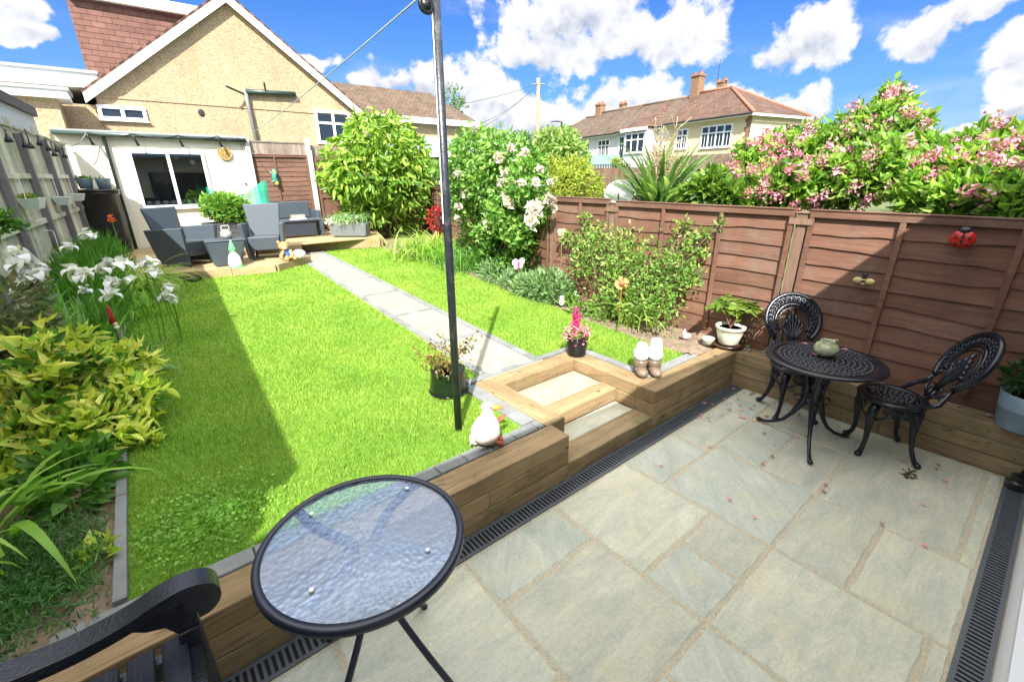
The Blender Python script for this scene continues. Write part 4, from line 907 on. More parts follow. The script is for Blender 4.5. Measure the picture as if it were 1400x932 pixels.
def iron_chair(loc,rz,label):
    t=thing('bistro_chair',loc,label,'chair','black cast iron chairs',rz)   # front -y
    m=MB(); K=40; zs=.50
    prof=[(.165,zs),(.175,zs+.006),(.215,zs+.004),(.228,zs-.006),(.222,zs-.028),(.205,zs-.024),(.165,zs-.006)]
    m.add([(r*math.cos(2*math.pi*k/K)*1.04,r*math.sin(2*math.pi*k/K),z) for r,z in prof for k in range(K)],[(i*K+k,i*K+(k+1)%K,((i+1)%7)*K+(k+1)%K,((i+1)%7)*K+k) for i in range(7) for k in range(K)])
    lace(m,0,.17,zs,5,.036,.007); m.build('seat',IRON,t,smooth=True,local=True)
    # back: balloon outline leaning backwards
    def B_(x,h): return np.array([x,.185+.02+h*.26+.10*h*h*0,zs+.015+h*.53])   # h 0..1
    def onb(u_,v_): return B_(u_*.235,v_)
    out=[]
    for q in np.linspace(-2.45,2.45,37):
        out.append(onb(1.0*math.sin(q)*1.0,.60+.42*math.cos(q)))
    m=MB(); m.tube(out,.021,8); 
    inn_=[onb(.66*math.sin(q),.55+.30*math.cos(q)) for q in np.linspace(-2.1,2.1,31)]; m.tube(inn_,.013,6)
    i2=[onb(.56*math.sin(q),.53+.255*math.cos(q)) for q in np.linspace(-2.1,2.1,31)]; m.tube(i2,.007,6)
    for q in np.linspace(-2.3,2.3,23):
        c=onb(.83*math.sin(q),.578+.36*math.cos(q)); ux=np.array([1,0,0]); uz=unit(np.array([0,.26,.53]))
        m.tube([c+(ux*math.cos(a)+uz*math.sin(a))*.026 for a in np.linspace(0,6.28,10)[:-1]],.009,5,closed=True); m.ball(c,.014,.011,.014,6,4)
        a_=onb(1.0*math.sin(q+.12),.60+.42*math.cos(q+.12)); b2=onb(.66*math.sin(q+.12),.55+.30*math.cos(q+.12)); m.tube([a_,b2],.005,5)
    for q in np.linspace(-2.0,2.0,17): 
        a_=onb(.66*math.sin(q),.55+.30*math.cos(q)); m.ball(a_,.011,.009,.011,6,4)
    for s_ in np.linspace(-1,1,9):   # palmette
        pts=[onb(.03*s_,.14),onb(.16*s_,.32),onb(.36*s_,.50-.06*abs(s_)),onb(.50*s_,.66-.25*abs(s_)),onb(.42*s_,.74-.30*abs(s_))]; m.tube(pts,[.015,.014,.013,.013,.018],6)
    for s_ in (-1,1):
        m.tube([onb(.62*s_,.22),onb(.45*s_,.10),onb(.25*s_,.05),onb(.2*s_,.16),onb(.3*s_,.2)],.011,6)
        m.tube([onb(.12*s_,.0),onb(.10*s_,.14)],.014,8)
        m.tube([np.array([.19*s_,.12,zs]),np.array([.21*s_,.2,zs+.05]),onb(.72*s_,.15),onb(.64*s_,.27)],[.015,.018,.018,.014],8)
    # thin backing web so that the casting reads as pierced plate
    m.build('backrest',IRON,t,smooth=True,local=True)
    for k,(sx,sy) in enumerate(((-1,-1),(1,-1),(1,1),(-1,1))):
        d=unit(np.array([sx,sy,0.0])); prof=[(.17,.47),(.205,.42),(.215,.34),(.20,.24),(.19,.14),(.20,.07),(.225,.03)] if sy<0 else [(.17,.47),(.19,.42),(.195,.34),(.20,.24),(.225,.13),(.26,.05),(.28,.03)]
        m=MB().tube([d*r+np.array([0,0,z]) for r,z in prof],[.030,.036,.030,.022,.017,.017,.022],10); m.ball(d*(prof[-1][0]+.012)+np.array([0,0,.022]),.026,.026,.022,10,6); m.build('leg',IRON,t,smooth=True,local=True)
    m=MB()
    for k in range(4):
        a0=-math.pi/2+k*math.pi/2
        for da in (-.33,0,.33):
            c=np.array([.205*math.cos(a0+da),.205*math.sin(a0+da),.435]); tg=np.array([-math.sin(a0+da),math.cos(a0+da),0]); rr=.032 if da else .04
            m.tube([c+tg*rr*math.cos(q)+np.array([0,0,rr*math.sin(q)]) for q in np.linspace(0,6.28,12)[:-1]],.007,5,closed=True)
            m.tube([c+tg*rr*.5*math.cos(q)+np.array([0,0,rr*.5*math.sin(q)]) for q in np.linspace(0,6.28,8)[:-1]],.006,5,closed=True)
        for s_ in (-1,1): m.tube([np.array([.21*math.cos(a0+s_*q),.21*math.sin(a0+s_*q),z]) for q,z in ((0,.385),(.25,.40),(.45,.37),(.62,.34))],.009,6)
    m.build('apron',IRON,t,smooth=True,local=True); return t
iron_chair((4.41,-.66,0),math.atan2(-.38,.30),'black cast iron chair tucked behind the pierced bistro table')
iron_chair((4.33,-1.36,0),math.atan2(-.22,-.40),'black cast iron chair pulled out nearest the drain, right of the bistro table')
# jug
JUG,jn=newmat('mottled_glaze'); ck=jn.n('ShaderNodeTexCoord').outputs['Object']; v_=jn.n('ShaderNodeTexNoise',{'Vector':ck,'Scale':22.0,'Detail':6.0}).outputs[0]
fin(jn,bsdf(jn,jn.ramp(v_,[(.35,(.28,.29,.14)),(.55,(.42,.45,.30)),(.7,(.55,.60,.58))]),.25).outputs[0])
jp=at(1127,486,z=th_+.008); t=thing('jug',jp,'squat mottled green pottery jug on the pierced bistro table','jug')
m=MB().lathe([(0,0),(.045,0),(.078,.03),(.088,.065),(.075,.10),(.048,.122),(.05,.132),(.043,.132),(.04,.115),(.06,.09),(.0,.03)],24); m.build('body',JUG,t,smooth=True,local=True)
m=MB().tube([(.045,-.02,.125),(.075,-.04,.125),(.098,-.045,.10),(.09,-.03,.08)],.011,8); m.build('handle',JUG,t,smooth=True,local=True)
# ================================================================== BENCH (lower left)
BW=wood('black_stained_wood',(.010,.013,.022),(.035,.045,.07),axis=1,scale=7,knots=False,rough=.5,bump=1.0)
BWX=plain('black_bench_paint',(.012,.014,.024),.22,var=.3,scale=20,bump=.25,bscale=90)
t=thing('garden_bench',(-.4,-1,0),'black slatted wooden garden bench with a scrolled arm in the lower left corner','bench')
sz=.525
for k in range(5):
    x=-.245-k*.098; MB().box(x-.038,x+.038,-1.75,-.20,sz,sz+.026).build('seat_slat',BW,t,bevel=.005)
for y_ in (-.225,-1.72):
    m=MB()
    prof=[(-.90,.80),(-.78,.765),(-.66,.74),(-.55,.725),(-.46,.722),(-.38,.73),(-.31,.742),(-.24,.766),(-.18,.776),(-.135,.772),(-.10,.752),(-.088,.722),(-.095,.69),(-.12,.668),(-.15,.666)]
    # arm board: ribbon of thickness following the profile
    th2=.022; L_=[];Rr=[]
    P_=[np.array([a,0,b]) for a,b in prof]
    for _q in range(2):
        P2_=[P_[0]]
        for a_,b__ in zip(P_[:-1],P_[1:]): P2_+= [a_*.75+b__*.25,a_*.25+b__*.75]
        P_=P2_+[P_[-1]]
    for i,p in enumerate(P_):
        d=unit(P_[min(i+1,len(P_)-1)]-P_[max(i-1,0)]); nrm_=np.array([-d[2],0,d[0]]); k_=th2; L_.append(p+nrm_*k_); Rr.append(p-nrm_*k_)
    vs=[];ya,yb=y_-.045,y_+.045
    for l,r in zip(L_,Rr): vs+=[(l[0],ya,l[2]),(l[0],yb,l[2]),(r[0],yb,r[2]),(r[0],ya,r[2])]
    fs=[(0,1,2,3),tuple(4*(len(P_)-1)+q for q in (3,2,1,0))]
    for i in range(len(P_)-1):
        for k in range(4): fs.append((4*i+k,4*i+(k+1)%4,4*i+4+(k+1)%4,4*i+4+k))
    m.add(vs,fs); m.tube([(-.142,ya+.001,.718),(-.142,yb-.001,.718)],.046,24); m.build('arm',BWX,t,bevel=.004)
    m=MB(); m.prism([(-.225,y_-.032),(-.155,y_-.032),(-.155,y_+.032),(-.225,y_+.032)],0,.60); m.build('leg',BWX,t,bevel=.006)
    m=MB(); 
    poly=[(-.225,.601),(-.155,.601),(-.155,.66),(-.175,.70),(-.27,.735),(-.35,.715),(-.30,.67),(-.25,.65)]
    m.add([(a,y_-.022,b) for a,b in poly]+[(a,y_+.022,b) for a,b in poly],[tuple(range(8)),tuple(range(15,7,-1))]+[(i,(i+1)%8,(i+1)%8+8,i+8) for i in range(8)]); m.build('bracket',BWX,t,bevel=.004)
    MB().box(-.85,-.78,y_-.03,y_+.03,0,1.0).build('leg',BWX,t,bevel=.006); MB().box(-.779,-.226,y_-.02,y_+.02,.43,.51).build('side_rail',BWX,t)
MB().box(-.21,-.17,-1.687,-.258,.44,.523).build('front_rail',BWX,t)
for k in range(5): MB().box(-.86-.012*k,-.83-.012*k,-1.69,-.26,.55+k*.1,.63+k*.1).build('back_slat',BW,t,bevel=.005)
# ================================================================== POTS
def pot(loc,prof,mt,label,soil=.02,name='plant_pot',grp=None,catg='plant pot',seg=28):
    t=thing(name,loc,label,catg,grp); MB().lathe(prof,seg).build('pot',mt,t,smooth=True,local=True)
    zt=max(z for r,z in prof); r_=[r for r,z in prof if z==zt][0]; MB().lathe([(0,zt-.03),(r_*.93,zt-.03)],20).build('soil',SOIL,t,local=True); return t
CRP=plain('cream_glaze',(.62,.62,.50),.35,var=.1,scale=10)
cp=at(1000,473,z=.385)+np.array([-.03,.03,0])
t=pot(cp,[(0,.03),(.085,.03),(.10,.05),(.132,.16),(.14,.205),(.152,.21),(.152,.235),(.135,.237),(.128,.20),(0,.18)],CRP,'cream glazed pot with a leafy peony on a saucer at the fence corner')
MB().lathe([(0,.0),(.13,0),(.16,.02),(.165,.04),(.15,.035),(.12,.012),(0,.012)],28).build('saucer',plain('brown_glaze',(.07,.035,.02),.3),t,smooth=True,local=True)
m=MB(); tips=[]
for k in range(9):
    a=-2.4+k*.34+random.uniform(-.2,.2); L=random.uniform(.22,.40); e_=np.array([math.cos(a+1.2)*L*.75-.08,math.sin(a+1.2)*L*.45,.22+L*.75]); m.tube([(0,0,.2),e_*.5+np.array([0,0,.12]),e_],[.006,.005,.003],5); tips.append(e_)
m.build('stem',plain('pink_stem',(.3,.16,.1),.5),t,local=True,smooth=True)
PO=[];DD=[]
for e_ in tips:
    for j in range(11): a=random.uniform(0,6.28); PO.append(e_+rng.normal(size=3)*.03); DD.append((math.cos(a)-.2,math.sin(a),random.uniform(-.5,.35)))
V,F=leaves(np.array(PO),np.array(DD),.15,.055,.15,.3); mk('foliage',V,F,leafm('peony_leaves',[(.10,.19,.03),(.19,.30,.04),(.32,.42,.07)]),t,local=True)
BL=plain('black_glaze',(.006,.007,.010),.12,var=.2)
pp=at(788,484,z=G+.012)
t=pot(pp,[(0,0),(.095,0),(.10,.02),(.112,.17),(.118,.20),(.112,.205),(.104,.19),(0,.17)],BL,'glossy black pot of pink and white flowers behind the steps')
n=60; Bp=np.zeros((n,3))+np.array([0,0,.18])+rng.normal(size=(n,3))*np.array([.05,.05,.01]); V,F=leaves(Bp,rdir(n)*.9+np.array([0,0,1.0]),.11,.03); mk('foliage',V,F,LFG,t,local=True)
PINK=leafm('pink_petals',[(.62,.10,.26),(.8,.32,.45),(.75,.45,.45)],trans=.35); PINKD=leafm('magenta_petals',[(.55,.03,.22),(.7,.10,.32)],trans=.3)
P_=np.array([0,0,.25])+rng.normal(size=(260,3))*np.array([.065,.065,.045]); V,F=leaves(P_,rdir(260),.035,.02); mk('flower',V,F,PINK,t,local=True)
P_=np.array([-.02,0,.38])+rng.normal(size=(150,3))*np.array([.02,.02,.06]); V,F=leaves(P_,rdir(150),.035,.018); mk('flower_spike',V,F,PINKD,t,local=True)
p2=at(618,537,z=G+.01)+np.array([0,.05,0])
t=pot(p2,[(0,.01),(.155,.01),(.165,.03),(.145,.19),(.15,.215),(.135,.215),(.128,.19),(0,.18)],plain('dark_green_glaze',(.008,.018,.010),.15,var=.3),'dark green glazed pot of reddish leafy stems behind the black pole')
MB().lathe([(0,0),(.15,0),(.175,.018),(.17,.022),(0,.009)],28).build('saucer',BL,t,smooth=True,local=True)
m=MB(); tips=[]
for k in range(14):
    a=random.uniform(0,6.28); L=random.uniform(.10,.34); e_=np.array([math.cos(a)*L*.9,math.sin(a)*L*.7,.26+random.uniform(0,.2)+(.06 if math.cos(a)>.3 else 0)]); m.tube([(0,0,.18),e_*.6+np.array([0,0,.1]),e_],[.005,.004,.002],5); tips+= [e_,e_*.75+np.array([0,0,.06])]
m.build('stem',plain('red_stem',(.2,.08,.05),.5),t,local=True)
PO=[];DD=[]
for e_ in tips:
    for j in range(9): PO.append(e_+rng.normal(size=3)*.035); DD.append(rdir(1)[0]+np.array([0,0,.2]))
V,F=leaves(np.array(PO),np.array(DD),.042,.022); mk('foliage',V,F,leafm('olive_red_leaves',[(.12,.13,.03),(.25,.25,.05),(.20,.09,.06),(.35,.33,.10)]),t,local=True)
# blue pot on wall and black downpipe at right edge
bpz=at(1392,598,z=.382)
t=pot((4.70,-2.05,.381),[(0,0),(.125,0),(.13,.01),(.15,.15),(.152,.152),(.152,.162),(.15,.165),(.163,.27),(.155,.272),(.14,.22),(0,.20)],BLUEPOT,'large pale blue grey pot on the sleeper wall at the right edge',seg=40)
P_,D_=blob(900,lobes_in((0.02,-.02,.36),(.16,.16,.16),5,.6,4)); V,F=leaves(P_,D_,.045,.022); mk('foliage',V,F,leafm('dark_box_leaves',[(.02,.07,.015),(.05,.14,.03)]),t,local=True)
t=thing('downpipe',(4.52,-2.2,0),'black plastic downpipe standing on the drain at the right edge','downpipe')
MB().tube([(4.50,-2.155,.03),(4.52,-2.21,.30),(4.53,-2.25,.9),(4.53,-2.26,2.9)],.036,14).build('pipe',BLACKP,t,smooth=True)
MB().lathe([(0,0),(.06,0),(.06,.05),(.045,.06),(.045,.1),(0,.1)],16,(4.50,-2.15,0.006)).build('gully_collar',BLACKP,t)
# boots planter
BRN=plain('brown_glazed_boot',(.16,.12,.085),.18,var=.25,scale=16); WG=plain('white_floral_glaze',(.62,.64,.68),.25)
bp_=at(884,510,z=.382)
t=thing('boot_ornament',bp_,'pair of white and brown glazed wellington boots on the corner of the sleeper wall','ornament',rz=-.68); t.scale=(1.25,1.25,1.15)
for s_ in (-1,1):
    x=s_*.052; hh=.035*(s_>0)
    MB().ball((x,-.055,.035),.045,.062,.036,14,8).ball((x,.0,.045),.05,.055,.045,14,8).lathe([(0,.03),(.051,.03),(.052,.10),(.052,.125),(0,.126)],18,(x,.008,0)).build('boot_foot',BRN,t,smooth=True,local=True)
    MB().lathe([(0,.127),(.0535,.127),(.058,.17),(.05,.21),(.042,.235+hh),(.034,.262+hh),(.02,.268+hh),(0,.26+hh)],18,(x,.008,0)).build('boot_leg',WG,t,smooth=True,local=True)
    m=MB()
    for k in range(9): a=k*2.1+s_; z_=.15+.02*(k%5); c=np.array([x+.0555*math.cos(a),.008+.0555*math.sin(a),z_]); m.ball(c,.007,.007,.005,6,4)
    m.build('flower_motif',plain('blue_grey_motif',(.25,.28,.38),.4),t,local=True)
# duck
DW=plain('duck_white',(.62,.57,.52),.35,var=.05); DO=plain('duck_orange',(.75,.25,.05),.3); DR=plain('duck_redbrown',(.36,.08,.04),.3)
dp=at(673,607,z=.386)+np.array([-.02,.02,0]); t=thing('duck_ornament',dp,'white runner duck ornament with orange beak beside the steps','ornament',rz=math.radians(-30)); t.scale=(1.05,1.05,.95)
m=MB(); m.tube([(-.02,0,.05),(-.015,0,.12),(0.0,0,.20),(.0,0,.255),(.0,0,.29)],[.085,.102,.072,.038,.032],18); m.ball((.0,0,.31),.042,.037,.036,16,10); m.tube([(-.05,0,.09),(-.09,0,.05),(-.115,0,.012)],[.06,.05,.012],14,flat=.9); m.build('body',DW,t,smooth=True,local=True)
m=MB()
for k in range(9): m.tube([(-.06-.006*k,.045-.011*k,.10-.003*k),(-.10-.003*k,.05-.012*k,.035)],.006,6)
m.build('tail_feathers',DW,t,smooth=True,local=True)
m=MB().tube([(.03,0,.308),(.065,0,.302),(.10,0,.292)],[.026,.021,.013],12,flat=.75); m.build('beak',DO,t,smooth=True,local=True)
m=MB().tube([(.06,.03,.16),(.09,.03,.185),(.115,.025,.215)],[.02,.026,.014],12,flat=.5); m.build('wing_tip',DR,t,smooth=True,local=True)
for y_ in (-.03,.03):
    m=MB().tube([(.03,y_,.06),(.055,y_,.03),(.10,y_,.016)],[.016,.02,.022],10,flat=.6); m.build('foot',DR,t,smooth=True,local=True)
for y_ in (-.034,.034): MB().ball((.02,y_,.32),.006,seg=8,rings=6).build('eye',BLACKP,t,local=True)
# fence insects
lb=at(1316,327,x=4.795); t=thing('ladybird_ornament',lb,'red and black ladybird ornament fixed to the brown fence','ornament')
m=MB().ball((0,.02,0),.03,.055,.062,18,10); m.ball((0,-.02,0),.03,.055,.062,18,10); m.build('shell',RED,t,smooth=True,local=True)
MB().ball((0,0,.065),.028,.038,.026,14,8).build('head',BLACKP,t,smooth=True,local=True)
m=MB()
for (y_,z_) in ((0,.02),(0.0,-.012),(.038,.012),(-.038,.012),(.03,-.032),(-.03,-.032)): m.ball((-.026,y_,z_),.008,.010,.012,10,6)
m.tube([(-.031,0,.05),(-.034,0,0),(-.025,0,-.05)],.0025,5)
for s_ in (-1,1):
    m.tube([(0,.02*s_,.08),(-.01,.045*s_,.1)],.002,4)
    for z_ in (.03,0,-.03): m.tube([(0,.05*s_,z_),(-.0,.078*s_,z_-.01)],.003,4)
m.build('spots_and_legs',BLACKP,t,local=True)
be=at(1181,383,x=4.80); YL=plain('pale_yellow',(.62,.5,.22),.4); t=thing('bee_ornament',be,'pale yellow and black bee ornament on a fence batten','ornament')
for s_ in (-1,1): MB().ball((0,.042*s_,-.005),.014,.038,.026,14,8).build('wing',YL,t,smooth=True,local=True)
m=MB()
for z_,r_ in ((.02,.018),(-.012,.02)): m.ball((-.004,0,z_),.017,r_,.010,12,6)
m.ball((-.002,0,.045),.018,.02,.018,12,8)
for s_ in (-1,1): m.tube([(0,.01*s_,.055),(-.005,.03*s_,.085)],.002,4)
m.build('body',BLACKP,t,smooth=True,local=True)
MB().ball((-.004,0,.004),.019,.019,.008,12,6).ball((-.004,0,-.028),.017,.017,.009,12,6).build('stripe',YL,t,smooth=True,local=True)
# pebbles on the back wall
PBW=plain('white_pebble',(.75,.74,.70),.5); PBG=plain('brown_pebble',(.30,.26,.20),.6,var=.3)
STONES=[(1012+295,540,.062,.05,PBW,'large white pebble on the sleeper wall behind the pulled out iron chair')]
def stone(p,rx,ry,rz_,mt,label,grp=None,catg='stone'):
    m=MB().ball((0,0,0),rx,ry,rz_,12,8); v=np.array(m.v); v*=1+.10*np.sin(v[:,[1,2,0]]*60+p[0]*9); v[:,2]+=rz_*.8; o=mk('pebble',v,m.f,mt,None,smooth=True,local=True); o.location=p; o.rotation_euler=(0,0,random.uniform(0,6)); return tag(o,label,catg,grp)
stone(at(1296,543,z=.381),.055,.04,.022,PBW,'large white pebble on the sleeper wall right of the iron chairs')
stone(at(1223,523,z=.381),.035,.03,.016,PBW,'white pebble on the sleeper wall between the two iron chairs')
gl='one of the small brown pebbles scattered along the sleeper wall under the brown fence'
for k in range(26):
    y_=random.uniform(-1.9,.1); stone((4.78+random.uniform(-.05,.06),y_,.381 if False else .381),random.uniform(.012,.035),random.uniform(.012,.028),random.uniform(.008,.018),PBG,gl,'pebbles along the sleeper wall')
MB_=MB(); 
tag(MB().box(4.836,4.87,-2.4,.2,.2,.372).build('soil_strip',SOIL),kind='structure')
# ornaments in bed
figure('stone_ornament',at(768,418,z=.37),'small white stone figure at the edge of the right flower bed','ornament',[('figure',lambda m:(m.ball((0,0,.05),.05,.04,.05),m.ball((0,0,.12),.035,.03,.035)),GW)])
figure('stone_ornament',at(938,463,z=.37),'white rabbit shaped stone in the right bed near the cream pot','ornament',[('figure',lambda m:(m.ball((0,0,.035),.06,.045,.035),m.ball((-.045,0,.07),.028,.025,.025),m.tube([(-.045,.01,.09),(-.03,.01,.12)],.008,6)),GW)])
t=pot(at(967,470,z=.385),[(0,0),(.05,0),(.065,.06),(.07,.075),(.055,.075),(0,.06)],CRP,'small cream pot beside the larger cream peony pot')
figure('flat_stone',at(985,447,z=.37),'stack of flat brown stones beside the cream peony pot','stone',[('stone',lambda m:(m.ball((0,0,.03),.13,.09,.03),m.ball((-.02,.02,.08),.09,.07,.026)),PBG)])
# stakes
def stake(p,h,label,name,parts,cat_='ornament'):
    t=thing(name,p,label,cat_); MB().tube([(0,0,0),(0.01,0,h)],.005,6).build('stake',plain('stake_metal',(.25,.2,.12),.5),t,local=True)
    for nm_,fn,mt in parts: m=MB(); fn(m); m.build(nm_,mt,t,smooth=True,local=True)
    return t
b=at(705,395,z=.37); b[1]=3.6; b[0]=4.62; h=at(712,362,y=3.6)[2]-.37
def bfly(m,h,s=.06):
    for sx in (-1,1): m.ball((sx*s*.7,0,h+s*.5),s*.7,.008,s*.6,10,6); m.ball((sx*s*.5,0,h-s*.25),s*.45,.008,s*.4,10,6)
stake(tuple(b),h,'white and pink butterfly stake above the sage bush','butterfly_ornament',[('wings',lambda m:bfly(m,h,.10),plain('pale_pink',(.8,.6,.68),.4)),('body',lambda m:m.ball((0,-.01,h),.012,.012,.09),plain('magenta_paint',(.5,.05,.25),.4))])
h2=at(775,318,y=2.75)[2]-.37; stake((4.72,2.75,.37),h2,'small yellow butterfly stake before the brown fence','butterfly_ornament',[('wings',lambda m:bfly(m,h2,.06),plain('pale_cream',(.75,.7,.4),.4))])
# sunflower ornament
sp=at(850,387,x=4.35); hs_=sp[2]-.37; t=thing('sunflower_ornament',(sp[0],sp[1],.37),'rusty orange sunflower stake in the climbing shrub','ornament')
MB().tube([(0,0,0),(0,0,hs_)],.006,6).build('stake',TERR,t,local=True)
f_=unit(np.array([-sp[0],-1.9-sp[1],.8])); s1=unit(np.cross(f_,[0,0,1])); s2=np.cross(s1,f_)
P_=np.array([(s1*math.cos(a)+s2*math.sin(a))*.03+np.array([0,0,hs_]) for a in np.linspace(0,6.28,17)[:-1]]); D_=np.array([(s1*math.cos(a)+s2*math.sin(a)) for a in np.linspace(0,6.28,17)[:-1]])
V,F=leaves(P_,D_,.06,.032,.1,.0,.05); mk('petals',V,F,plain('rust_orange',(.62,.33,.12),.5),t,local=True); MB().ball(f_*.012+np.array([0,0,hs_]),.036,.036,.036,12,8).build('centre',TERR,t,local=True)
# red gnome stake in the irises
rp=at(151,452,z=.8); rp=at(151,430,y=3.3); z0=rp[2]
figure('gnome_stake',(rp[0],rp[1],.37),'small figure with a tall pointed red hat on a stake among the irises','gnome',[('stake',lambda m:m.tube([(0,0,0),(0,0,z0-.47)],.008,6),BLACKP),('hat',lambda m:m.lathe([(.028,z0-.45),(.022,z0-.38),(.010,z0-.30),(0,z0-.28)],12),plain('dark_red',(.35,.02,.02),.4)),('face',lambda m:m.ball((.012,-.018,z0-.46),.02,.02,.022),SKIN),('beard',lambda m:m.ball((.015,-.022,z0-.485),.02,.016,.02),GW)])
# fallen blossom
FB=[(970,430+90),(1,1)]
pb_=[(1,1)]
for k in range(58):
    if k<30: x_=random.uniform(3.7,4.6); y_=random.uniform(-.95,-.02)
    elif k<50: x_=random.uniform(2.6,4.6); y_=random.uniform(-1.9,-.2)
    else: x_=random.uniform(3.3,4.6); y_=random.uniform(-.3,-.0)
    m=MB(); r_=random.uniform(.010,.019)
    for j in range(5):
        a=j*1.2566+k; m.add([(0,0,.004),(r_*math.cos(a-.45),r_*math.sin(a-.45),.006),(r_*1.25*math.cos(a),r_*1.25*math.sin(a),.009),(r_*math.cos(a+.45),r_*math.sin(a+.45),.006)],[(0,1,2,3)])
    o=mk('fallen_blossom',m.v,m.f,PINK if k%3 else leafm('dry_petal',[(.25,.12,.06),(.4,.2,.12)]) if k==0 else (PINK if k%3 else bpy.data.materials['dry_petal']),None,local=True,fix=False); o.location=(x_,y_,.005); tag(o,'one of the small pink blossoms fallen on the patio and drain around the iron table','blossom','fallen blossoms on the patio')
for (px,py) in ((1100,470),(1115,485),(1155,478),(1073,504)):
    p=at(px,py,z=th_+.008 if px!=1073 else .51); m=MB()
    for j in range(5):
        a=j*1.2566; r_=.02; m.add([(0,0,.004),(r_*math.cos(a-.45),r_*math.sin(a-.45),.006),(r_*1.25*math.cos(a),r_*1.25*math.sin(a),.009),(r_*math.cos(a+.45),r_*math.sin(a+.45),.006)],[(0,1,2,3)])
    o=mk('fallen_blossom',m.v,m.f,PINK,None,local=True,fix=False); o.location=p; tag(o,'one of the pink blossoms lying on the black cast iron bistro set','blossom','fallen blossoms on the bistro set')
m=MB(); P_,D_=np.array([4.12,-1.62,.004])+rng.normal(size=(34,3))*np.array([.04,.02,0]),rdir(34)*np.array([1,1,.12]); V,F=leaves(P_,D_,.03,.02); tag(mk('dead_leaves',V,F,plain('dead_leaf',(.10,.065,.03),.9)),'small patch of brown dead leaves by the front foot of the pulled out iron chair','leaves',None,'stuff')
# ================================================================== PLANTS
def plant(name,loc,label,catg='shrub',grp=None): return thing(name,loc,label,catg,grp)
LIME=leafm('lime_tree_leaves',[(.06,.15,.015),(.14,.28,.025),(.26,.42,.05),(.38,.48,.09)],trans=.35)
ROSEL=leafm('rose_leaves',[(.06,.15,.03),(.12,.27,.05),(.22,.40,.09),(.34,.48,.14)],rough=.35)
WEIG=leafm('hedge_leaves',[(.08,.19,.03),(.16,.32,.04),(.27,.44,.07),(.38,.52,.12)],rough=.38)
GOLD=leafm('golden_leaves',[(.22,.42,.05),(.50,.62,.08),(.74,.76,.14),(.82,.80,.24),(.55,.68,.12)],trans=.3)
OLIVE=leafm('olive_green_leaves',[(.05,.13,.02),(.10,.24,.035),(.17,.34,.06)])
YEL=leafm('yellow_green_leaves',[(.15,.23,.03),(.30,.36,.05),(.44,.46,.09)])
PALEG=leafm('pale_green_leaves',[(.12,.22,.04),(.25,.38,.10),(.40,.50,.20)])
SAGE=leafm('sage_leaves',[(.10,.2,.07),(.20,.34,.14),(.34,.46,.25)],rough=.6)
GRS=leafm('strap_leaves',[(.09,.22,.02),(.19,.38,.04),(.32,.52,.08)])
GRSY=leafm('yellow_strap_leaves',[(.12,.24,.03),(.28,.42,.07),(.42,.50,.14)])
IRISL=leafm('iris_leaves',[(.06,.17,.03),(.12,.29,.05),(.19,.38,.09)],rough=.35)
BROWNT=plain('brown_twig',(.13,.085,.05),.85)
BARK=plain('bark',(.10,.075,.05),.9,bump=.5)
WPET=leafm('white_petals',[(.84,.86,.90),(.88,.89,.92),(.86,.86,.86)],trans=.25,bright=1.0)
CPET=leafm('cream_rose_petals',[(.80,.74,.66),(.85,.80,.76),(.82,.72,.66)],trans=.25,bright=1.0)
MAUVE=leafm('brown_flower_buds',[(.20,.10,.08),(.30,.16,.13),(.24,.2,.1)])
def stems(root,base,tops,r=.02,mt=None):
    m=MB()
    for e_ in tops:
        e_=np.array(e_,float); b=np.array(base,float)+rng.normal(size=3)*np.array([.06,.06,0]); mid=(b+e_)/2+rng.normal(size=3)*np.array([.08,.08,.02]); m.tube([b,mid,e_],[r,r*.7,r*.3],6)
    return m.build('trunk',mt or BARK,root,smooth=True)
def rosette(Pc,Dc,per,L,W,up=.3,spread=1.0):
    """leaf sprays: clusters of leaves round each shoot tip"""
    k=len(Pc); P=np.repeat(Pc,per,0)+rng.normal(size=(k*per,3))*L*.25; D=np.repeat(Dc,per,0)*.5+rdir(k*per)*spread+np.array([0,0,up]); return leaves(P,D,L,W)
# --- lime green small tree at the far corner
tb=at(530,318,z=G); tb=np.array([6.0,11.35,G]); t=plant('small_tree',tb,'large rounded lime green tree in front of the garden gate','tree')
cc=at(516,225,y=11.35); k_=lambda px: px/607.35*float((cc-CC)@FW)
LO=[]
for (px,py,r) in ((516,195,40),(480,215,34),(550,215,36),(460,240,22),(500,235,40),(545,250,40),(575,245,22),(520,270,38),(560,285,28),(500,285,26),(590,280,14),(540,180,26),(500,175,24),(478,250,26),(572,225,22),(535,300,22)):
    c=at(px,py,y=11.35+random.uniform(-.5,.4)); rr=k_(r); LO.append((*c,rr,rr*.9,rr*.85))
P,D=blob(4600,LO,.78,.07); V,F=leaves(P,D*.55+rdir(len(P))*.55+np.array([0,0,-.55]),.24,.085,.2,.35)
mk('crown',V,F,LIME,t); stems(t,tb,[l[:3] for l in LO[:9]],.05)
# --- red-leaved shrub
t=plant('red_shrub',(7.1,10.5,G),'small dark red leaved shrub between the lime green tree and the black pole'); 
P,D=blob(700,[(*at(597,300,y=9.8),.28,.28,.35),(*at(612,292,y=9.8),.22,.22,.2),(*at(598,335,y=9.8),.2,.2,.3)]); V,F=leaves(P,D+rdir(700),.10,.05); mk('crown',V,F,leafm('red_leaves',[(.10,.015,.015),(.35,.03,.03),(.5,.06,.05)]),t); stems(t,(7.1,10.2,G),[at(597,300,y=9.8)],.02)
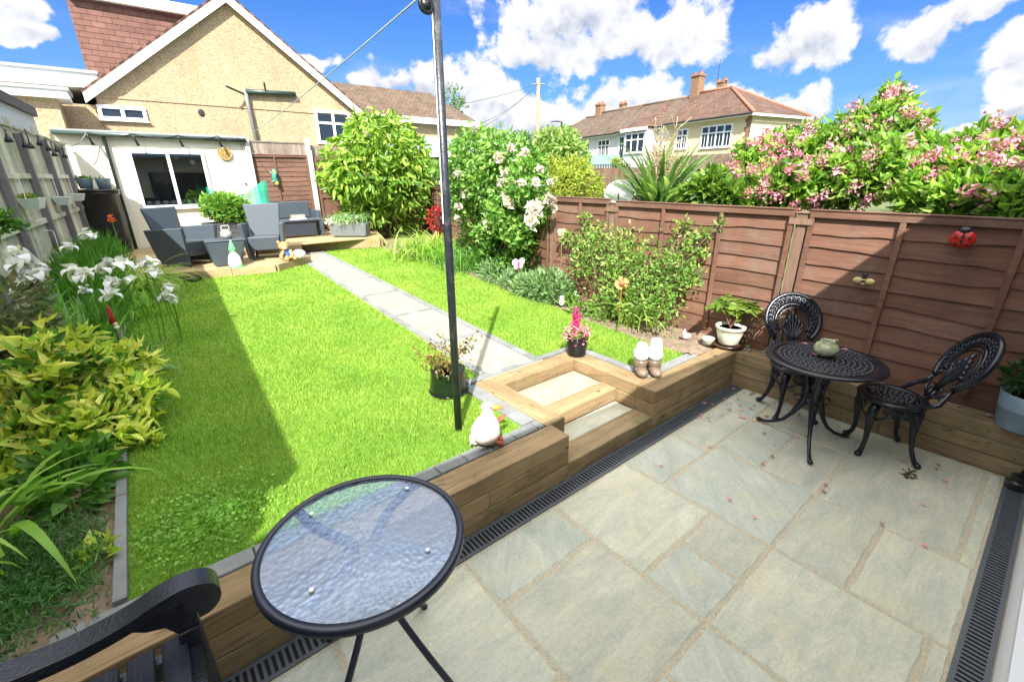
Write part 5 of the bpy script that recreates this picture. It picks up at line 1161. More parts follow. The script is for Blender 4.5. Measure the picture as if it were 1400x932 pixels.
# --- rose bush
RY=5.6; rb=np.array([5.35,5.35,G]); t=plant('rose_bush',rb,'tall white flowering rose bush in front of the right fence','rose bush')
cc=at(680,250,y=RY); k_=lambda px: px/607.35*float((cc-CC)@FW); LO=[]
for (px,py,r) in ((650,205,30),(690,215,36),(635,240,28),(680,250,44),(720,245,30),(650,280,34),(700,290,38),(735,285,18),(625,275,16),(672,318,26),(712,318,24),(660,190,16),(620,215,14),(745,300,12),(600,232,12),(732,225,16)):
    yy=RY+random.uniform(-.45,.35)
    while at(px,py,y=yy)[0]>float(FX(yy))-.30 and yy>3.4: yy-=.05
    c=at(px,py,y=yy); rr=r/607.35*float((c-CC)@FW); LO.append((*c,rr,rr*.85,rr*.9))
P,D=blob(9500,LO,.5,.12); V,F=leaves(P,D*.6+rdir(len(P))*.8+np.array([0,0,.1]),.095,.055,.2,.2); mk('crown',V,F,ROSEL,t)
P2,D2=blob(500,LO,.9,.25); V,F=leaves(P2,D2+rdir(500)*.6+np.array([0,0,.5]),.09,.035); mk('foliage',V,F,GRSY,t)
stems(t,rb,[l[:3] for l in LO[:12]]+[(l[0],l[1],l[2]-.2) for l in LO[:6]],.022)
def bloom(c,r,mt,root,nm='flower',n=26):
    Pp=np.repeat(np.array(c)[None],n,0)+rng.normal(size=(n,3))*r*.12; V,F=leaves(Pp,rdir(n)+np.array([-.25,-.3,.15]),r*1.05,r*1.0,.5,.5); return mk(nm,V,F,mt,root)
for (px,py,r) in ((682,216,11),(643,236,10),(692,237,9),(667,254,15),(637,265,10),(695,278,11),(732,283,13),(727,303,11),(667,305,11),(752,273,9),(649,180,7),(662,192,5),(698,203,7),(716,209,6),(685,249,6),(700,250,6),(713,250,5),(733,250,6),(624,237,6),(672,265,7),(650,265,6),(627,282,7),(758,285,5),(738,232,5),(612,212,5),(604,250,4),(690,265,5),(625,298,6),(657,205,4),(680,285,4),(752,250,5)):
    yy=RY
    while at(px,py,y=yy)[0]>float(FX(yy))-.30 and yy>3.4: yy-=.05
    c=at(px,py,y=yy-.5); bloom(c,k_(r)*.5+.015,CPET,t)
# under the rose: dark stems/ivy
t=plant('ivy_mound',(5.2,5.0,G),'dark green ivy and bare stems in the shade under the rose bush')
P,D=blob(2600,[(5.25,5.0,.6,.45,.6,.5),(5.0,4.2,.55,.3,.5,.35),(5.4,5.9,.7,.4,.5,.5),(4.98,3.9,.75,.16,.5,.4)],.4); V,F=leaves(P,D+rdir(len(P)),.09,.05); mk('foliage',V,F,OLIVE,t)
# --- grassy clumps along the right border
def clump(cx,cy,n,L,W,arch,label,mt=GRS,sp=.22,lean=.25,name='grass_clump',catg='grass clump',z=.365,seg=6,az=None,grp=None):
    t=plant(name,(cx,cy,z),label,catg,grp); b=np.stack([cx+rng.normal(size=n)*sp,cy+rng.normal(size=n)*sp,np.full(n,z)],1); a=rng.random(n)*6.283 if az is None else az[0]+rng.normal(size=n)*az[1]
    V,F=straps(b,a,lean*rng.random(n)*2,L*(.6+.6*rng.random(n)),W*(.7+.6*rng.random(n)),arch*(.6+.8*rng.random(n)),seg); mk('foliage',V,F,mt,t); return t
clump(5.15,7.6,420,.85,.028,1.9,'tall yellowish green arching grass clump left of the black pole',GRSY,.33)
clump(5.1,6.55,360,.6,.02,1.3,'bright green feathery clump just right of the black pole',GRS,.25)
t=clump(4.95,5.6,500,.55,.012,.9,'dark green fine leaved clump between the pole and the rose stems',IRISL,.25)
t=plant('low_shrub',(5.0,4.6,G),'grey green wispy low shrub in front of the rose stems'); P,D=blob(1500,[(4.85,4.35,.5,.3,.55,.2),(4.7,3.75,.48,.22,.4,.16)]); V,F=leaves(P,D+rdir(1500)+np.array([0,0,.6]),.09,.018); mk('foliage',V,F,SAGE,t)
# sage
sc_=at(743,385,y=3.0); t=plant('sage_bush',(4.62,3.0,G),'rounded pale green sage bush at the edge of the lawn under the butterfly stake')
P,D=blob(2600,[(4.66,2.95,.52,.33,.42,.27),(4.6,3.3,.46,.25,.3,.2),(4.68,2.7,.45,.24,.25,.2)],.6,.05); V,F=leaves(P,D+rdir(len(P))*.5+np.array([0,0,.4]),.085,.032,.2,.3); mk('foliage',V,F,SAGE,t)
# --- climbing shrub on fence
t=plant('climbing_shrub',(4.66,1.6,G),'sprawling light green climbing shrub trained against the brown fence','climbing shrub')
LO=[]
for (px,py,r,x) in ((815,330,26,4.72),(850,345,34,4.7),(800,360,24,4.66),(845,385,34,4.6),(885,365,34,4.66),(925,355,26,4.72),(915,385,30,4.66),(870,415,34,4.5),(905,420,26,4.52),(945,380,16,4.74),(830,420,28,4.5),(950,330,12,4.78),(790,330,13,4.76),(965,318,9,4.8),(985,305,8,4.8),(935,310,12,4.8),(800,300,10,4.8),(775,325,10,4.78),(825,440,14,4.42),(955,345,12,4.78)):
    c=at(px,py,x=x); rr=r/607.35*float((c-CC)@FW); LO.append((*c,max(.07,min(rr,.22)),rr,rr))
P,D=blob(4300,LO,.25,.30); P[:,0]=np.minimum(P[:,0],4.83); V,F=leaves(P,D*.6+rdir(len(P))*.7+np.array([-.3,0,.2]),.055,.024,.2,.2); mk('foliage',V,F,leafm('jasmine_leaves',[(.06,.17,.03),(.14,.29,.05),(.27,.43,.10),(.42,.50,.18)]),t)
stems(t,(4.62,1.6,G),[l[:3] for l in LO],.009,BROWNT)
clump(4.5,1.25,44,.75,.026,2.2,'arching yellow green daylily in front of the climbing shrub',GRSY,.09,.3,'daylily','daylily')
t=plant('low_plant',(4.45,2.0,G),'small green leafy plant low at the edge of the lawn below the climbing shrub'); P,D=blob(420,[(4.42,2.0,.42,.15,.2,.09),(4.6,2.45,.42,.1,.15,.08)]); V,F=leaves(P,D+rdir(420)+np.array([0,0,.5]),.06,.03); mk('foliage',V,F,LFG,t)
# --- left border, near to far
sb=np.array([-.95,2.0,G]); t=plant('golden_shrub',sb,'golden yellow leaved shrub filling the near left corner of the border')
LO=[]
for (px,py,r,y) in ((60,500,38,2.3),(120,520,44,2.3),(175,545,34,2.2),(60,570,56,2.1),(130,590,50,2.0),(190,620,32,1.9),(30,540,40,2.3),(20,610,40,2.0),(90,640,46,1.9),(150,665,34,1.8),(180,500,26,2.5),(100,470,22,2.6),(45,470,20,2.7),(20,650,30,1.9)):
    c=at(px,py,y=y); rr=r/607.35*float((c-CC)@FW)*.85; LO.append((*c,rr,rr,rr))
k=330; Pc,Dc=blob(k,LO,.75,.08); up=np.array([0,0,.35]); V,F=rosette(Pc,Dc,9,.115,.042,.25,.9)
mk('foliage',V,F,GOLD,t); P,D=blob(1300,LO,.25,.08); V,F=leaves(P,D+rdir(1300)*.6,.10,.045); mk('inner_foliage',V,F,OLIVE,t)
idx=rng.choice(k,42,replace=False); P=np.repeat(Pc[idx]+np.array([0,0,.03]),26,0)+rng.normal(size=(42*26,3))*.022; V,F=leaves(P,rdir(len(P))+np.array([0,0,.7]),.016,.012); mk('flower',V,F,MAUVE,t)
stems(t,sb,[l[:3] for l in LO],.010,BROWNT)
clump(-.98,1.12,30,.85,.042,2.0,'broad arching daylily leaves below the golden shrub at the left edge',GRS,.07,.35,'daylily','daylily',seg=9)
clump(-1.15,.75,14,.7,.045,2.2,'broad strap leaved plant in the lowest left corner of the border',GRS,.05,.4,'daylily','daylily',seg=9,az=(.6,.5))
t=plant('ground_cover',(-.85,.75,G),'dark blue green ground cover on the soil behind the bench arm','ground cover'); n=8200
P=np.stack([-.86+rng.normal(size=n)*.22,.72+rng.normal(size=n)*.24,.37+rng.random(n)*.10],1); P=P[(P[:,0]<LBE-.06)&(P[:,1]>.25)]; V,F=leaves(P,rdir(len(P))+np.array([0,0,.9]),.038,.008); mk('foliage',V,F,leafm('fine_blue_green',[(.04,.12,.04),(.08,.20,.06),(.15,.28,.10)]),t)
for k_i,(px,py,n,lab,mt) in enumerate(((120,765,26,'small yellowing leafy plant beside the concrete lawn kerb',GOLD),(85,800,30,'low round leaved green weed at the front of the left border',LFG))):
    c=at(px,py,z=.37); t=plant('small_plant',c,lab,'plant'); V,F=leaves(c+rng.normal(size=(n,3))*np.array([.05,.05,.01]),rdir(n)*.8+np.array([0,0,.8]),.12 if k_i==0 else .07,.05); mk('foliage',V,F,mt,t)
for k in range(3):
    c=[(-.62,1.55,.37),(-.75,1.35,.37),(-.55,1.75,.37)][k]
t=plant('leafy_plant',(-.62,1.5,G),'dark green broad leaved foliage under the golden shrub by the kerb'); P,D=blob(260,[(-.66,1.5,.47,.16,.3,.12)]); V,F=leaves(P,D+rdir(260)*.6,.13,.06); mk('foliage',V,F,OLIVE,t)
t=plant('sprig_shrub',(-1.25,2.9,G),'muted grey green shrub against the left fence above the golden shrub'); P,D=blob(1100,[(*at(15,430,y=3.0),.22,.3,.28),(*at(10,480,y=2.8),.25,.3,.3),(*at(45,455,y=3.1),.14,.2,.14)]); V,F=leaves(P,D+rdir(1100)*.7,.08,.035); mk('foliage',V,F,leafm('muted_leaves',[(.08,.12,.06),(.15,.2,.10),(.2,.16,.12)]),t); stems(t,(-1.25,2.9,G),[at(15,430,y=3.0),at(10,480,y=2.8)],.012,BROWNT)
t=plant('sprig_shrub',(-1.2,3.7,G),'thin sprig with small green leaves at the left edge against the fence boards'); P=np.concatenate([at(a,b,y=3.6)+rng.normal(size=(26,3))*.03 for a,b in ((3,298),(12,303),(22,307),(2,312),(10,295))]); V,F=leaves(P,rdir(len(P)),.06,.03); mk('foliage',V,F,OLIVE,t); stems(t,(-1.2,3.7,G),[at(5,303,y=3.6)],.008,BROWNT)
# irises
t=plant('iris_clump',(-.95,3.9,G),'large clump of white bearded irises in the left border','iris clump')
n=430; b=np.stack([rng.uniform(-1.15,-.50,n),rng.uniform(3.0,5.0,n),np.full(n,.365)],1); V,F=straps(b,rng.random(n)*6.28,.03+rng.random(n)*.38,.45+rng.random(n)*.38,  .046+.018*rng.random(n),.25+.8*rng.random(n),5); mk('foliage',V,F,IRISL,t)
def iris(px,py,y,s=1.0):
    s=s*1.1
    c=at(px,py,y=y); m=MB(); b0=np.array([c[0]+random.uniform(-.06,.06),c[1]+random.uniform(-.06,.06),.4]); m.tube([b0,(b0+c)/2+np.array([.01,0,0]),c-np.array([0,0,.05])],.006,5); st_=m.build('stem',IRISL,t)
    Pp=[];Dd=[];up=[]
    V_=[];F_=[]
    P0=np.repeat(c[None],3,0); az=np.array([0,2.09,4.19])+random.uniform(0,2)
    v,f=straps(P0-np.array([0,0,.03]),az+1.0,np.full(3,.55),.085*s,.055*s,-1.5,5); V_.append((v,f))                 # standards rise and close
    v,f=straps(P0-np.array([0,0,.01]),az,np.full(3,.9),.13*s,.07*s,2.4,6); V_.append((v,f))     # falls droop
    v,f=leaves(np.repeat(c[None],10,0)+rng.normal(size=(10,3))*.012,rdir(10)+np.array([0,0,.2]),.06*s,.05*s,.5,.4); V_.append((v,f))
    V,F=cat(V_); mk('flower',V,F,WPET,st_)
    mk('beard',*leaves(np.repeat(c[None],4,0),rdir(4)+np.array([-.2,-.3,0]),.03*s,.012,0,0),leafm('iris_beard',[(.5,.35,.1),(.6,.4,.15)]) if 'iris_beard' not in bpy.data.materials else bpy.data.materials['iris_beard'],st_)
for q in ((150,362,3.9,1.25),(165,360,4.0,1.1),(138,367,3.8,1.0),(152,385,3.8,1.1),(150,403,3.7,1.0),(203,357,4.3,1.1),(208,372,4.2,1.1),(196,363,4.3,.9),(232,392,4.4,1.0),(226,404,4.3,.95),(235,409,4.4,.8),(102,369,3.9,1.1),(108,378,3.8,1.0),(119,372,3.8,.7),(25,350,3.2,1.1),(42,362,3.2,1.0),(20,362,3.1,1.0),(48,374,3.1,1.0),(36,378,3.1,.9),(93,337,4.3,.8),(118,320,5.1,.9),(127,322,5.1,.7),(116,396,3.7,.6),(180,380,3.9,.7)): iris(*q)
# tall plants behind irises
clump(-.3,6.9,330,.95,.026,2.1,'large arching bright green and yellow grass in front of the left armchair',GRSY,.20,.3,'grass_clump','grass clump',seg=8)
clump(-.05,7.5,160,.8,.024,2.2,'arching green grass spilling over the corner of the lower deck',GRSY,.12,.3,'grass_clump','grass clump',seg=8)
t=plant('feathery_plant',(-.75,6.6,G),'dense dark green feathery plants between the irises and the water butt'); P,D=blob(5200,[(-.75,6.9,.75,.38,.8,.42),(-.7,5.9,.65,.35,.6,.4),(-.6,7.9,.8,.35,.7,.45)],.4); V,F=leaves(P,D+rdir(len(P))*.6+np.array([0,0,1.2]),.14,.012); mk('foliage',V,F,leafm('dark_feathery',[(.05,.14,.02),(.09,.25,.035),(.16,.35,.05)]),t)
pp_=at(152,299,y=6.6); t=plant('poppy',(pp_[0],pp_[1],G),'single orange poppy flower above the dark feathery plants','poppy'); MB().tube([(pp_[0],pp_[1],.4),tuple(pp_)],.006,5).build('stem',IRISL,t); bloom(pp_,.05,leafm('orange_petals',[(.6,.12,.03),(.7,.18,.05)]),t,n=14)
for k,(x_,y_) in enumerate(((-.35,5.9),)):
    clump(x_,y_,150,.5,.016,1.3,'low green grassy leaves along the lawn edge beside the irises',GRS,.2,.4,'grass_clump','grass clump')
clump(-.5,3.4,90,.5,.03,1.5,'grey green strap leaves leaning over the lawn from the irises',IRISL,.10,.5,'daylily','daylily',az=(-.2,.6))
# low pots by deck corner
t=pot(at(268,385,z=.37)+np.array([-.05,.1,.02]),[(0,0),(.16,0),(.18,.06),(.17,.07),(.14,.05),(0,.05)],BL,'flat black bowl with white pebbles at the corner of the lower deck')
# --- weigela hedge beyond right fence
HG=[]
def hshrub(specs,label,nl,seed,flo):
    c0=at(*specs[0][:2],x=specs[0][3]); t=plant('flowering_shrub',(c0[0],c0[1],.33),label,'shrub','pink flowering shrubs beyond the fence'); LO=[]
    for (px,py,r,x) in specs:
        c=at(px,py,x=x); rr=r/607.35*float((c-CC)@FW); LO.append((*c,rr,rr,rr*.9))
    k=nl//5; Pc,Dc=blob(k,LO,.62,.14); V,F=rosette(Pc,Dc+np.array([0,0,.3]),7,.09,.04,.2,.85); mk('foliage',V,F,WEIG,t)
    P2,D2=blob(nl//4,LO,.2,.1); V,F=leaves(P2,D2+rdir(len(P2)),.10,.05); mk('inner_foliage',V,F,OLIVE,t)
    stems(t,(c0[0],c0[1],.33),[l[:3] for l in LO[:8]],.018,BARK)
    Pf,Df=blob(flo,LO,.88,.10); keep=(Df@np.array([-.7,-.4,.2]))>-.35; Pf=Pf[keep];Df=Df[keep]
    n=34; rest=[]
    order=np.argsort(np.linalg.norm(Pf-CC,axis=1))
    for q_,i_ in enumerate(order):
        P=np.repeat((Pf[i_]+Df[i_]*.05)[None],n,0)+np.clip(rng.normal(size=(n,3))*.034,-.06,.06); vf=leaves(P,np.repeat(Df[i_][None],n,0)+rdir(n)*.9,.034,.027,.4,-.3)
        if q_<96: mk('flower_cluster',*vf,[PINKH,PINKL][seed%2],t)
        else: rest.append(vf)
    if rest: o_=mk('flower_cluster',*cat(rest),[PINKH,PINKL][seed%2],t); o_['kind']='stuff'
    return t,LO
PINKH=leafm('rose_pink_petals',[(.50,.14,.22),(.66,.24,.36),(.74,.42,.48),(.45,.16,.18)],trans=.3,bright=1.2); PINKL=leafm('light_pink_petals',[(.5,.16,.28),(.72,.34,.46),(.82,.55,.62),(.4,.2,.2)],trans=.3,bright=1.2)
hshrub([(1040,235,34,6.3),(1010,255,26,6.0),(1070,225,34,6.4),(1050,260,32,5.6),(1085,255,34,5.6),(1065,200,20,6.6),(1020,215,16,6.4),(985,262,20,5.8)],'pink flowering shrub at the left of the hedge beyond the fence, behind the iron table',3600,0,165)
hshrub([(1130,220,36,6.2),(1165,200,36,6.2),(1200,180,34,6.3),(1215,150,20,6.4),(1220,130,11,6.4),(1150,245,40,5.7),(1195,235,42,5.7),(1230,200,34,6.1),(1105,195,24,6.4),(1240,175,20,6.3),(1222,118,6,6.4)],'tallest pink flowering shrub beyond the fence, in the middle of the hedge',5200,1,165)
hshrub([(1265,240,34,5.8),(1300,250,36,5.6),(1290,215,24,6.0),(1325,235,32,5.7),(1255,262,24,5.4),(1310,270,26,5.3)],'leafy pink flowering shrub above the red ladybird, beyond the fence',3000,0,34)
hshrub([(1360,230,36,5.8),(1395,240,40,5.7),(1350,200,22,6.0),(1380,205,26,6.0),(1350,262,30,5.4),(1395,275,34,5.3),(1440,240,44,5.6),(1340,185,12,6.1)],'pink flowering shrub at the right edge of the picture beyond the fence',3600,1,165)
t=plant('leafy_shrub',(5.5,1.2,.33),'fresh green leafy shrub just over the fence at the right foot of the spiky palm'); LO=[]
for (px,py,r) in ((965,262,20),(990,268,18),(945,268,13),(1005,275,14),(975,245,12)): c=at(px,py,x=5.3); rr=r/607.35*float((c-CC)@FW); LO.append((*c,rr,rr,rr))
P,D=blob(1500,LO,.5); V,F=leaves(P,D+rdir(1500)*.6,.10,.055); mk('foliage',V,F,LFG,t)
# cordyline
cb=at(900,278,x=6.2); t=plant('cordyline',(cb[0],cb[1],.33),'spiky green cordyline palm standing behind the brown fence','palm')
n=170; az=rng.random(n)*6.283; V,F=straps(np.repeat(cb[None],n,0)+rng.normal(size=(n,3))*.06-np.array([0,0,.1]),az,.08+rng.random(n)**.8*1.05,.85+.45*rng.random(n),.055+.025*rng.random(n),.15+.5*rng.random(n),7); mk('leaves',V,F,leafm('cordyline_leaves',[(.04,.11,.025),(.09,.19,.045),(.17,.28,.09),(.34,.40,.20)],rough=.35),t)
MB().tube([(cb[0],cb[1],.33),tuple(cb)],[.09,.07],10).build('trunk',BARK,t,smooth=True)
fl=at(905,215,x=6.3); m=MB()
for k in range(46):
    a=random.uniform(0,6.28); el=random.uniform(.1,1.3); b=cb+np.array([0,0,.15+random.uniform(0,.5)]); L=random.uniform(.35,.65); e_=b+np.array([math.cos(a)*math.cos(el)*L*.7,math.sin(a)*math.cos(el)*L*.7,math.sin(el)*L]); m.tube([b,(b+e_)/2+rng.normal(size=3)*.03,e_],[.008,.006,.003],4,cap=False)
    for j in range(5): f0=b+(e_-b)*random.uniform(.4,1); m.tube([f0,f0+rng.normal(size=3)*.09+np.array([0,0,.04])],.004,3,cap=False)
m.build('seed_head',plain('dry_seed_head',(.38,.30,.18),.8),t)
# shrubs beyond the far right fence
def farbush(specs,y,mt,label,n,L,W,base,name='leafy_shrub',catg='shrub'):
    LO=[]
    for (px,py,r) in specs: c=at(px,py,y=y+random.uniform(-.3,.3)); rr=r/607.35*float((c-CC)@FW); LO.append((*c,rr,rr,rr*.9))
    t=plant(name,(LO[0][0],LO[0][1],.33),label,catg); P,D=blob(n,LO,.55,.12); V,F=leaves(P,D*.6+rdir(n)*.8+np.array([0,0,.2]),L,W); mk('crown',V,F,mt,t); stems(t,(LO[0][0],LO[0][1],.33),[l[:3] for l in LO[:5]],.03); return t
farbush([(770,250,26),(800,255,24),(755,235,20),(785,235,22),(745,262,20),(815,265,14),(770,270,26)],5.2,YEL,'bright yellow green shrub behind the short fence panel',5600,.075,.035,0)
farbush([(765,205,24),(785,215,20),(750,195,18),(775,190,14),(745,215,18),(795,232,12)],8.0,PALEG,'pale green bushy tree right of the rose, below the telegraph pole',3200,.15,.07,0,'small_tree','tree')
farbush([(847,232,9),(842,222,5)],9,YEL,'small clipped yellow green bush left of the spiky palm',500,.1,.05,0)
# satellite dish
dc=at(848,266,x=6.0); t=thing('satellite_dish',(dc[0],dc[1],.33),'white satellite dish just over the fence left of the spiky palm','satellite dish')
ax=unit(np.array([-.75,-.45,.45])); s1=unit(np.cross(ax,[0,0,1])); s2=np.cross(s1,ax); vs=[];fs=[]
for i in range(7):
    r=.22*i/6
    for k in range(28): a=2*math.pi*k/28; vs.append(dc+(s1*math.cos(a)*1.1+s2*math.sin(a))*r+ax*(r*r*1.1))
for i in range(6):
    for k in range(28): fs.append((i*28+k,i*28+(k+1)%28,(i+1)*28+(k+1)%28,(i+1)*28+k))
o=mk('dish',vs,fs,WHITE,t,smooth=True,fix=False); sm_=o.modifiers.new('s','SOLIDIFY'); sm_.thickness=.012
MB().tube([dc-s2*.2,dc+ax*.25-s2*.1],.01,6).build('arm',DGREEN,t); MB().tube([(dc[0]+.05,dc[1]+.05,.33),tuple(dc-ax*.05)],.02,8).build('mast',DGREEN,t)
# ================================================================== NEIGHBOURING BUNGALOW (gable)
YH=17.0
hs2=thing('bungalow',(3.8,20,.33),'pebble dashed bungalow with a broad white edged gable behind the garden room','house')
ap=at(305,-8,y=YH); el=at(126,120,y=YH); er=at(491,157,y=YH); AX,AZ=ap[0],ap[2]-.12; ex0,ex1=-.25,7.75; ez=4.42
MB().add([(ex0+.1,YH,.3),(ex1-.15,YH,.3),(ex1-.15,YH,ez),(AX,YH,AZ),(ex0+.1,YH,ez),(ex0+.1,YH+.3,.3),(ex1-.15,YH+.3,.3),(ex1-.15,YH+.3,ez),(AX,YH+.3,AZ),(ex0+.1,YH+.3,ez)],[(0,1,2,3,4),(9,8,7,6,5),(0,5,6,1),(1,6,7,2),(2,7,8,3),(3,8,9,4),(4,9,5,0)]).build('wall',PEB,hs2)
MB().box(ex0+.1,ex1-.15,YH+.31,YH+9,.3,ez-.02).build('wall',PEB,hs2)
sl=unit(np.array([AX-ex0,0,AZ-ez])); sr=unit(np.array([ex1-AX,0,ez-AZ]))
RT1=tiles('red_roof_tiles',(.13,.07,.055),(.18,.10,.08),.16,.2,(0,1,0),tuple(float(q) for q in sl)); RT2=tiles('red_roof_tiles_right',(.13,.07,.055),(.18,.10,.08),.16,.2,(0,1,0),tuple(float(-q) for q in sr))
for (a,s_,mt) in ((ex0-.15,sl,RT1),(ex1+.15,-sr,RT2)):
    n_=np.array([-s_[2],0,s_[0]]) if s_[0]>0 else np.array([s_[2],0,-s_[0]]); L=(AX-a)/s_[0]; p0=np.array([AX,0,AZ+.12])-s_*L
    m=MB(); q=[p0+np.array([0,YH-.20,0]),p0+s_*L+np.array([0,YH-.20,0]),p0+s_*L+np.array([0,YH+9.2,0]),p0+np.array([0,YH+9.2,0])]; m.add(q+[v+n_*.07 for v in q],[(0,1,2,3),(7,6,5,4),(0,4,5,1),(1,5,6,2),(2,6,7,3),(3,7,4,0)]); m.build('roof',mt,hs2)
    # barge board
    m=MB(); b0=p0+np.array([0,YH-.18,-.13]); b1=p0+s_*L+np.array([0,YH-.18,-.13]); m.add([b0+np.array([0,-.03,-.13]),b1+np.array([0,-.03,-.13]),b1+np.array([0,-.03,.13]),b0+np.array([0,-.03,.13]),b0+np.array([0,.02,-.13]),b1+np.array([0,.02,-.13]),b1+np.array([0,.02,.13]),b0+np.array([0,.02,.13])],[(0,1,2,3),(7,6,5,4),(0,4,5,1),(1,5,6,2),(2,6,7,3),(3,7,4,0)]); m.build('barge_board',WHITEP,hs2)
    m=MB(); q=[b0+np.array([0,.022,-.06]),b1+np.array([0,.022,-.06]),b1+np.array([0,.175,-.06]),b0+np.array([0,.175,-.06])]; m.add(q+[v+np.array([0,0,.02]) for v in q],[(0,1,2,3),(7,6,5,4),(0,4,5,1),(1,5,6,2),(2,6,7,3),(3,7,4,0)]); m.build('soffit',WHITEP,hs2)
b0=at(130,125,y=YH); b1=at(476,146,y=YH); MB().box(ex0+.25,ex1-.4,YH-.025,YH-.002,4.36,4.42).build('band_course',PEB,hs2)
# dormer clad in tiles with white fascia
TW=tiles('tile_hanging',(.14,.072,.058),(.18,.094,.078),.15,.34,(1,0,0),(0,0,1),mortar=(.10,.05,.042))
d0=at(119,98,y=YH+.9); d1=at(262,60,y=YH+.9); zt=at(150,-2,y=YH+.9)[2]
MB().box(d0[0],AX+.3,YH+.9,YH+8,4.2,zt-.12).build('dormer',TW,hs2); MB().box(d0[0]+.0,AX+.5,YH+.7,YH+8.2,zt-.119,zt+.16).build('dormer_roof',WHITEP,hs2)
# left flat-roofed part
MB().box(-7,-.16,YH+.02,YH+8,.3,4.15).build('wall',PEB,hs2)
f0=at(60,104,y=YH-.15); MB().box(-7.2,.03,YH-.16,YH+8.2,f0[2]-.20,f0[2]+.16).build('fascia',WHITEP,hs2); MB().box(-7.25,.05,YH-.22,YH+8.2,f0[2]+.161,f0[2]+.24).build('flat_roof',GREYC,hs2)
px0=at(82,150,y=15.6); pz=at(60,122,y=15.6)[2]
MB().box(-5,px0[0],15.6,YH,.3,pz-.2).build('porch_wall',PEB,hs2); MB().box(-5.2,px0[0]+.25,15.4,YH-.2,pz-.2,pz-.02).build('porch_fascia',WHITEP,hs2); MB().box(-5.25,px0[0]+.3,15.36,YH-.19,pz-.019,pz+.06).build('porch_roof',GREYC,hs2)
def wpx(px0,py0,px1,py1,y): a=at(px0,py0,y=y); b=at(px1,py1,y=y); return a[0],b[0],b[2],a[2]
xa,xb,za,zb=wpx(131,143,203,167,YH); window(hs2,(xa,YH-.01,za),(1,0,0),(0,-1,0),xb-xa,zb-za,2,fr=.09,name='window')
xa,xb,za,zb=wpx(429,152,482,194,YH); window(hs2,(xa,YH-.01,za-.1),(1,0,0),(0,-1,0),xb-xa,zb-za+.15,2,transom=.62,fr=.09)
PIPE=plain('grey_pipe',(.17,.18,.17),.5)
p1=at(335,125,y=YH-.1);p2_=at(404,130,y=YH-.1);p3_=at(349,188,y=YH-.1)
MB().tube([(p2_[0],YH-.1,p2_[2]+.02),(p1[0],YH-.1,p1[2])],.08,10).build('gutter',DGREEN,hs2,smooth=True)
MB().tube([(p1[0],YH-.1,p1[2]+.12),(p1[0]+.02,YH-.1,p1[2]-.5),(p1[0]+.1,YH-.1,2.4)],.065,10).build('downpipe',PIPE,hs2,smooth=True)
a_=at(308,119,y=YH-.3); MB().tube([(a_[0],YH-.45,a_[2]),(p1[0],YH-.08,p1[2]-.1)],.035,6).build('bracket',DGREEN,hs2); a_=at(361,113,y=YH-.3); MB().tube([(a_[0],YH-.3,a_[2]),(a_[0]+.05,YH-.1,p1[2])],.03,6).build('bracket',DGREEN,hs2)
v_=at(275,154,y=YH-.02); MB().ball((v_[0],YH-.02,v_[2]),.09,.03,.11,10,6).build('vent',DARKIN,hs2)
# rear wing, brown roof
yw=18.6; e0=at(503,156,y=yw); e1=at(646,169,y=yw); ezz=(e0[2]+e1[2])/2; r0=at(470,119,y=yw+2.6); r1=at(588,129,y=yw+2.6); rz_=(r0[2]+r1[2])/2
xe=e1[0]; sv=unit(np.array([0,2.6,rz_-ezz])); RB=tiles('brown_roof_tiles',(.10,.07,.048),(.15,.105,.075),.15,.2,(1,0,0),tuple(float(q) for q in sv)); 
m=MB(); q=[(6.8,yw-.25,ezz-.1),(xe+.2,yw-.25,ezz-.1),(r1[0],yw+2.6,rz_),(6.8,yw+2.6,rz_)]; m.add(q+[(a,b,c+.1) for a,b,c in q],[(0,1,2,3),(7,6,5,4),(0,4,5,1),(1,5,6,2),(2,6,7,3),(3,7,4,0)]); m.build('roof',RB,hs2)
m=MB(); m.add([(xe+.2,yw-.25,ezz-.1),(xe+.2,yw+5.5,ezz-.1),(r1[0],yw+2.6,rz_)],[(0,1,2)]); m.build('hip_end',RB,hs2,fix=False)
MB().box(7.0,xe-.1,yw,yw+5,.3,ezz-.12).build('wall',PEB,hs2); MB().box(7.0,xe+.2,yw-.33,yw-.26,ezz-.22,ezz+.02).build('fascia',WHITEP,hs2)
# grey outbuilding
gy_=15.0; t=thing('garage',(11,16.5,.33),'low outbuilding with a shallow grey felt roof and white framed window beyond the fence','garage')
za=at(580,214,y=gy_)[2]; GR=plain('grey_roof_felt',(.17,.20,.215),.8,var=.08)
rz2=at(670,192,y=gy_+2.8)[2]; xl,xr=8.2,at(738,212,y=gy_)[0]; xm0,xm1=8.2,at(698,191,y=gy_+2.8)[0]
za=3.0
m=MB(); m.add([(xl,gy_-.3,za),(xr,gy_-.3,za),(xr,gy_+6,za),(xl,gy_+6,za),(xm0,gy_+2.8,rz2),(xm1,gy_+2.8,rz2)],[(0,1,5,4),(1,2,5),(2,3,4,5),(3,0,4),(3,2,1,0)]); m.build('roof',GR,t,fix=False)
MB().box(xl+.2,xr-.3,gy_,gy_+5.5,.3,za-.02).build('wall',plain('brown_wall',(.17,.09,.06),.8,var=.2),t); MB().box(xl,xr,gy_-.36,gy_-.301,za-.14,za+.03).build('fascia',WHITEP,t)
xa,xb,z1_,z2_=wpx(579,216,612,262,gy_); window(t,(xa,gy_-.01,z1_-.3),(1,0,0),(0,-1,0),1.5,z2_-z1_+.25,2,fr=.1)
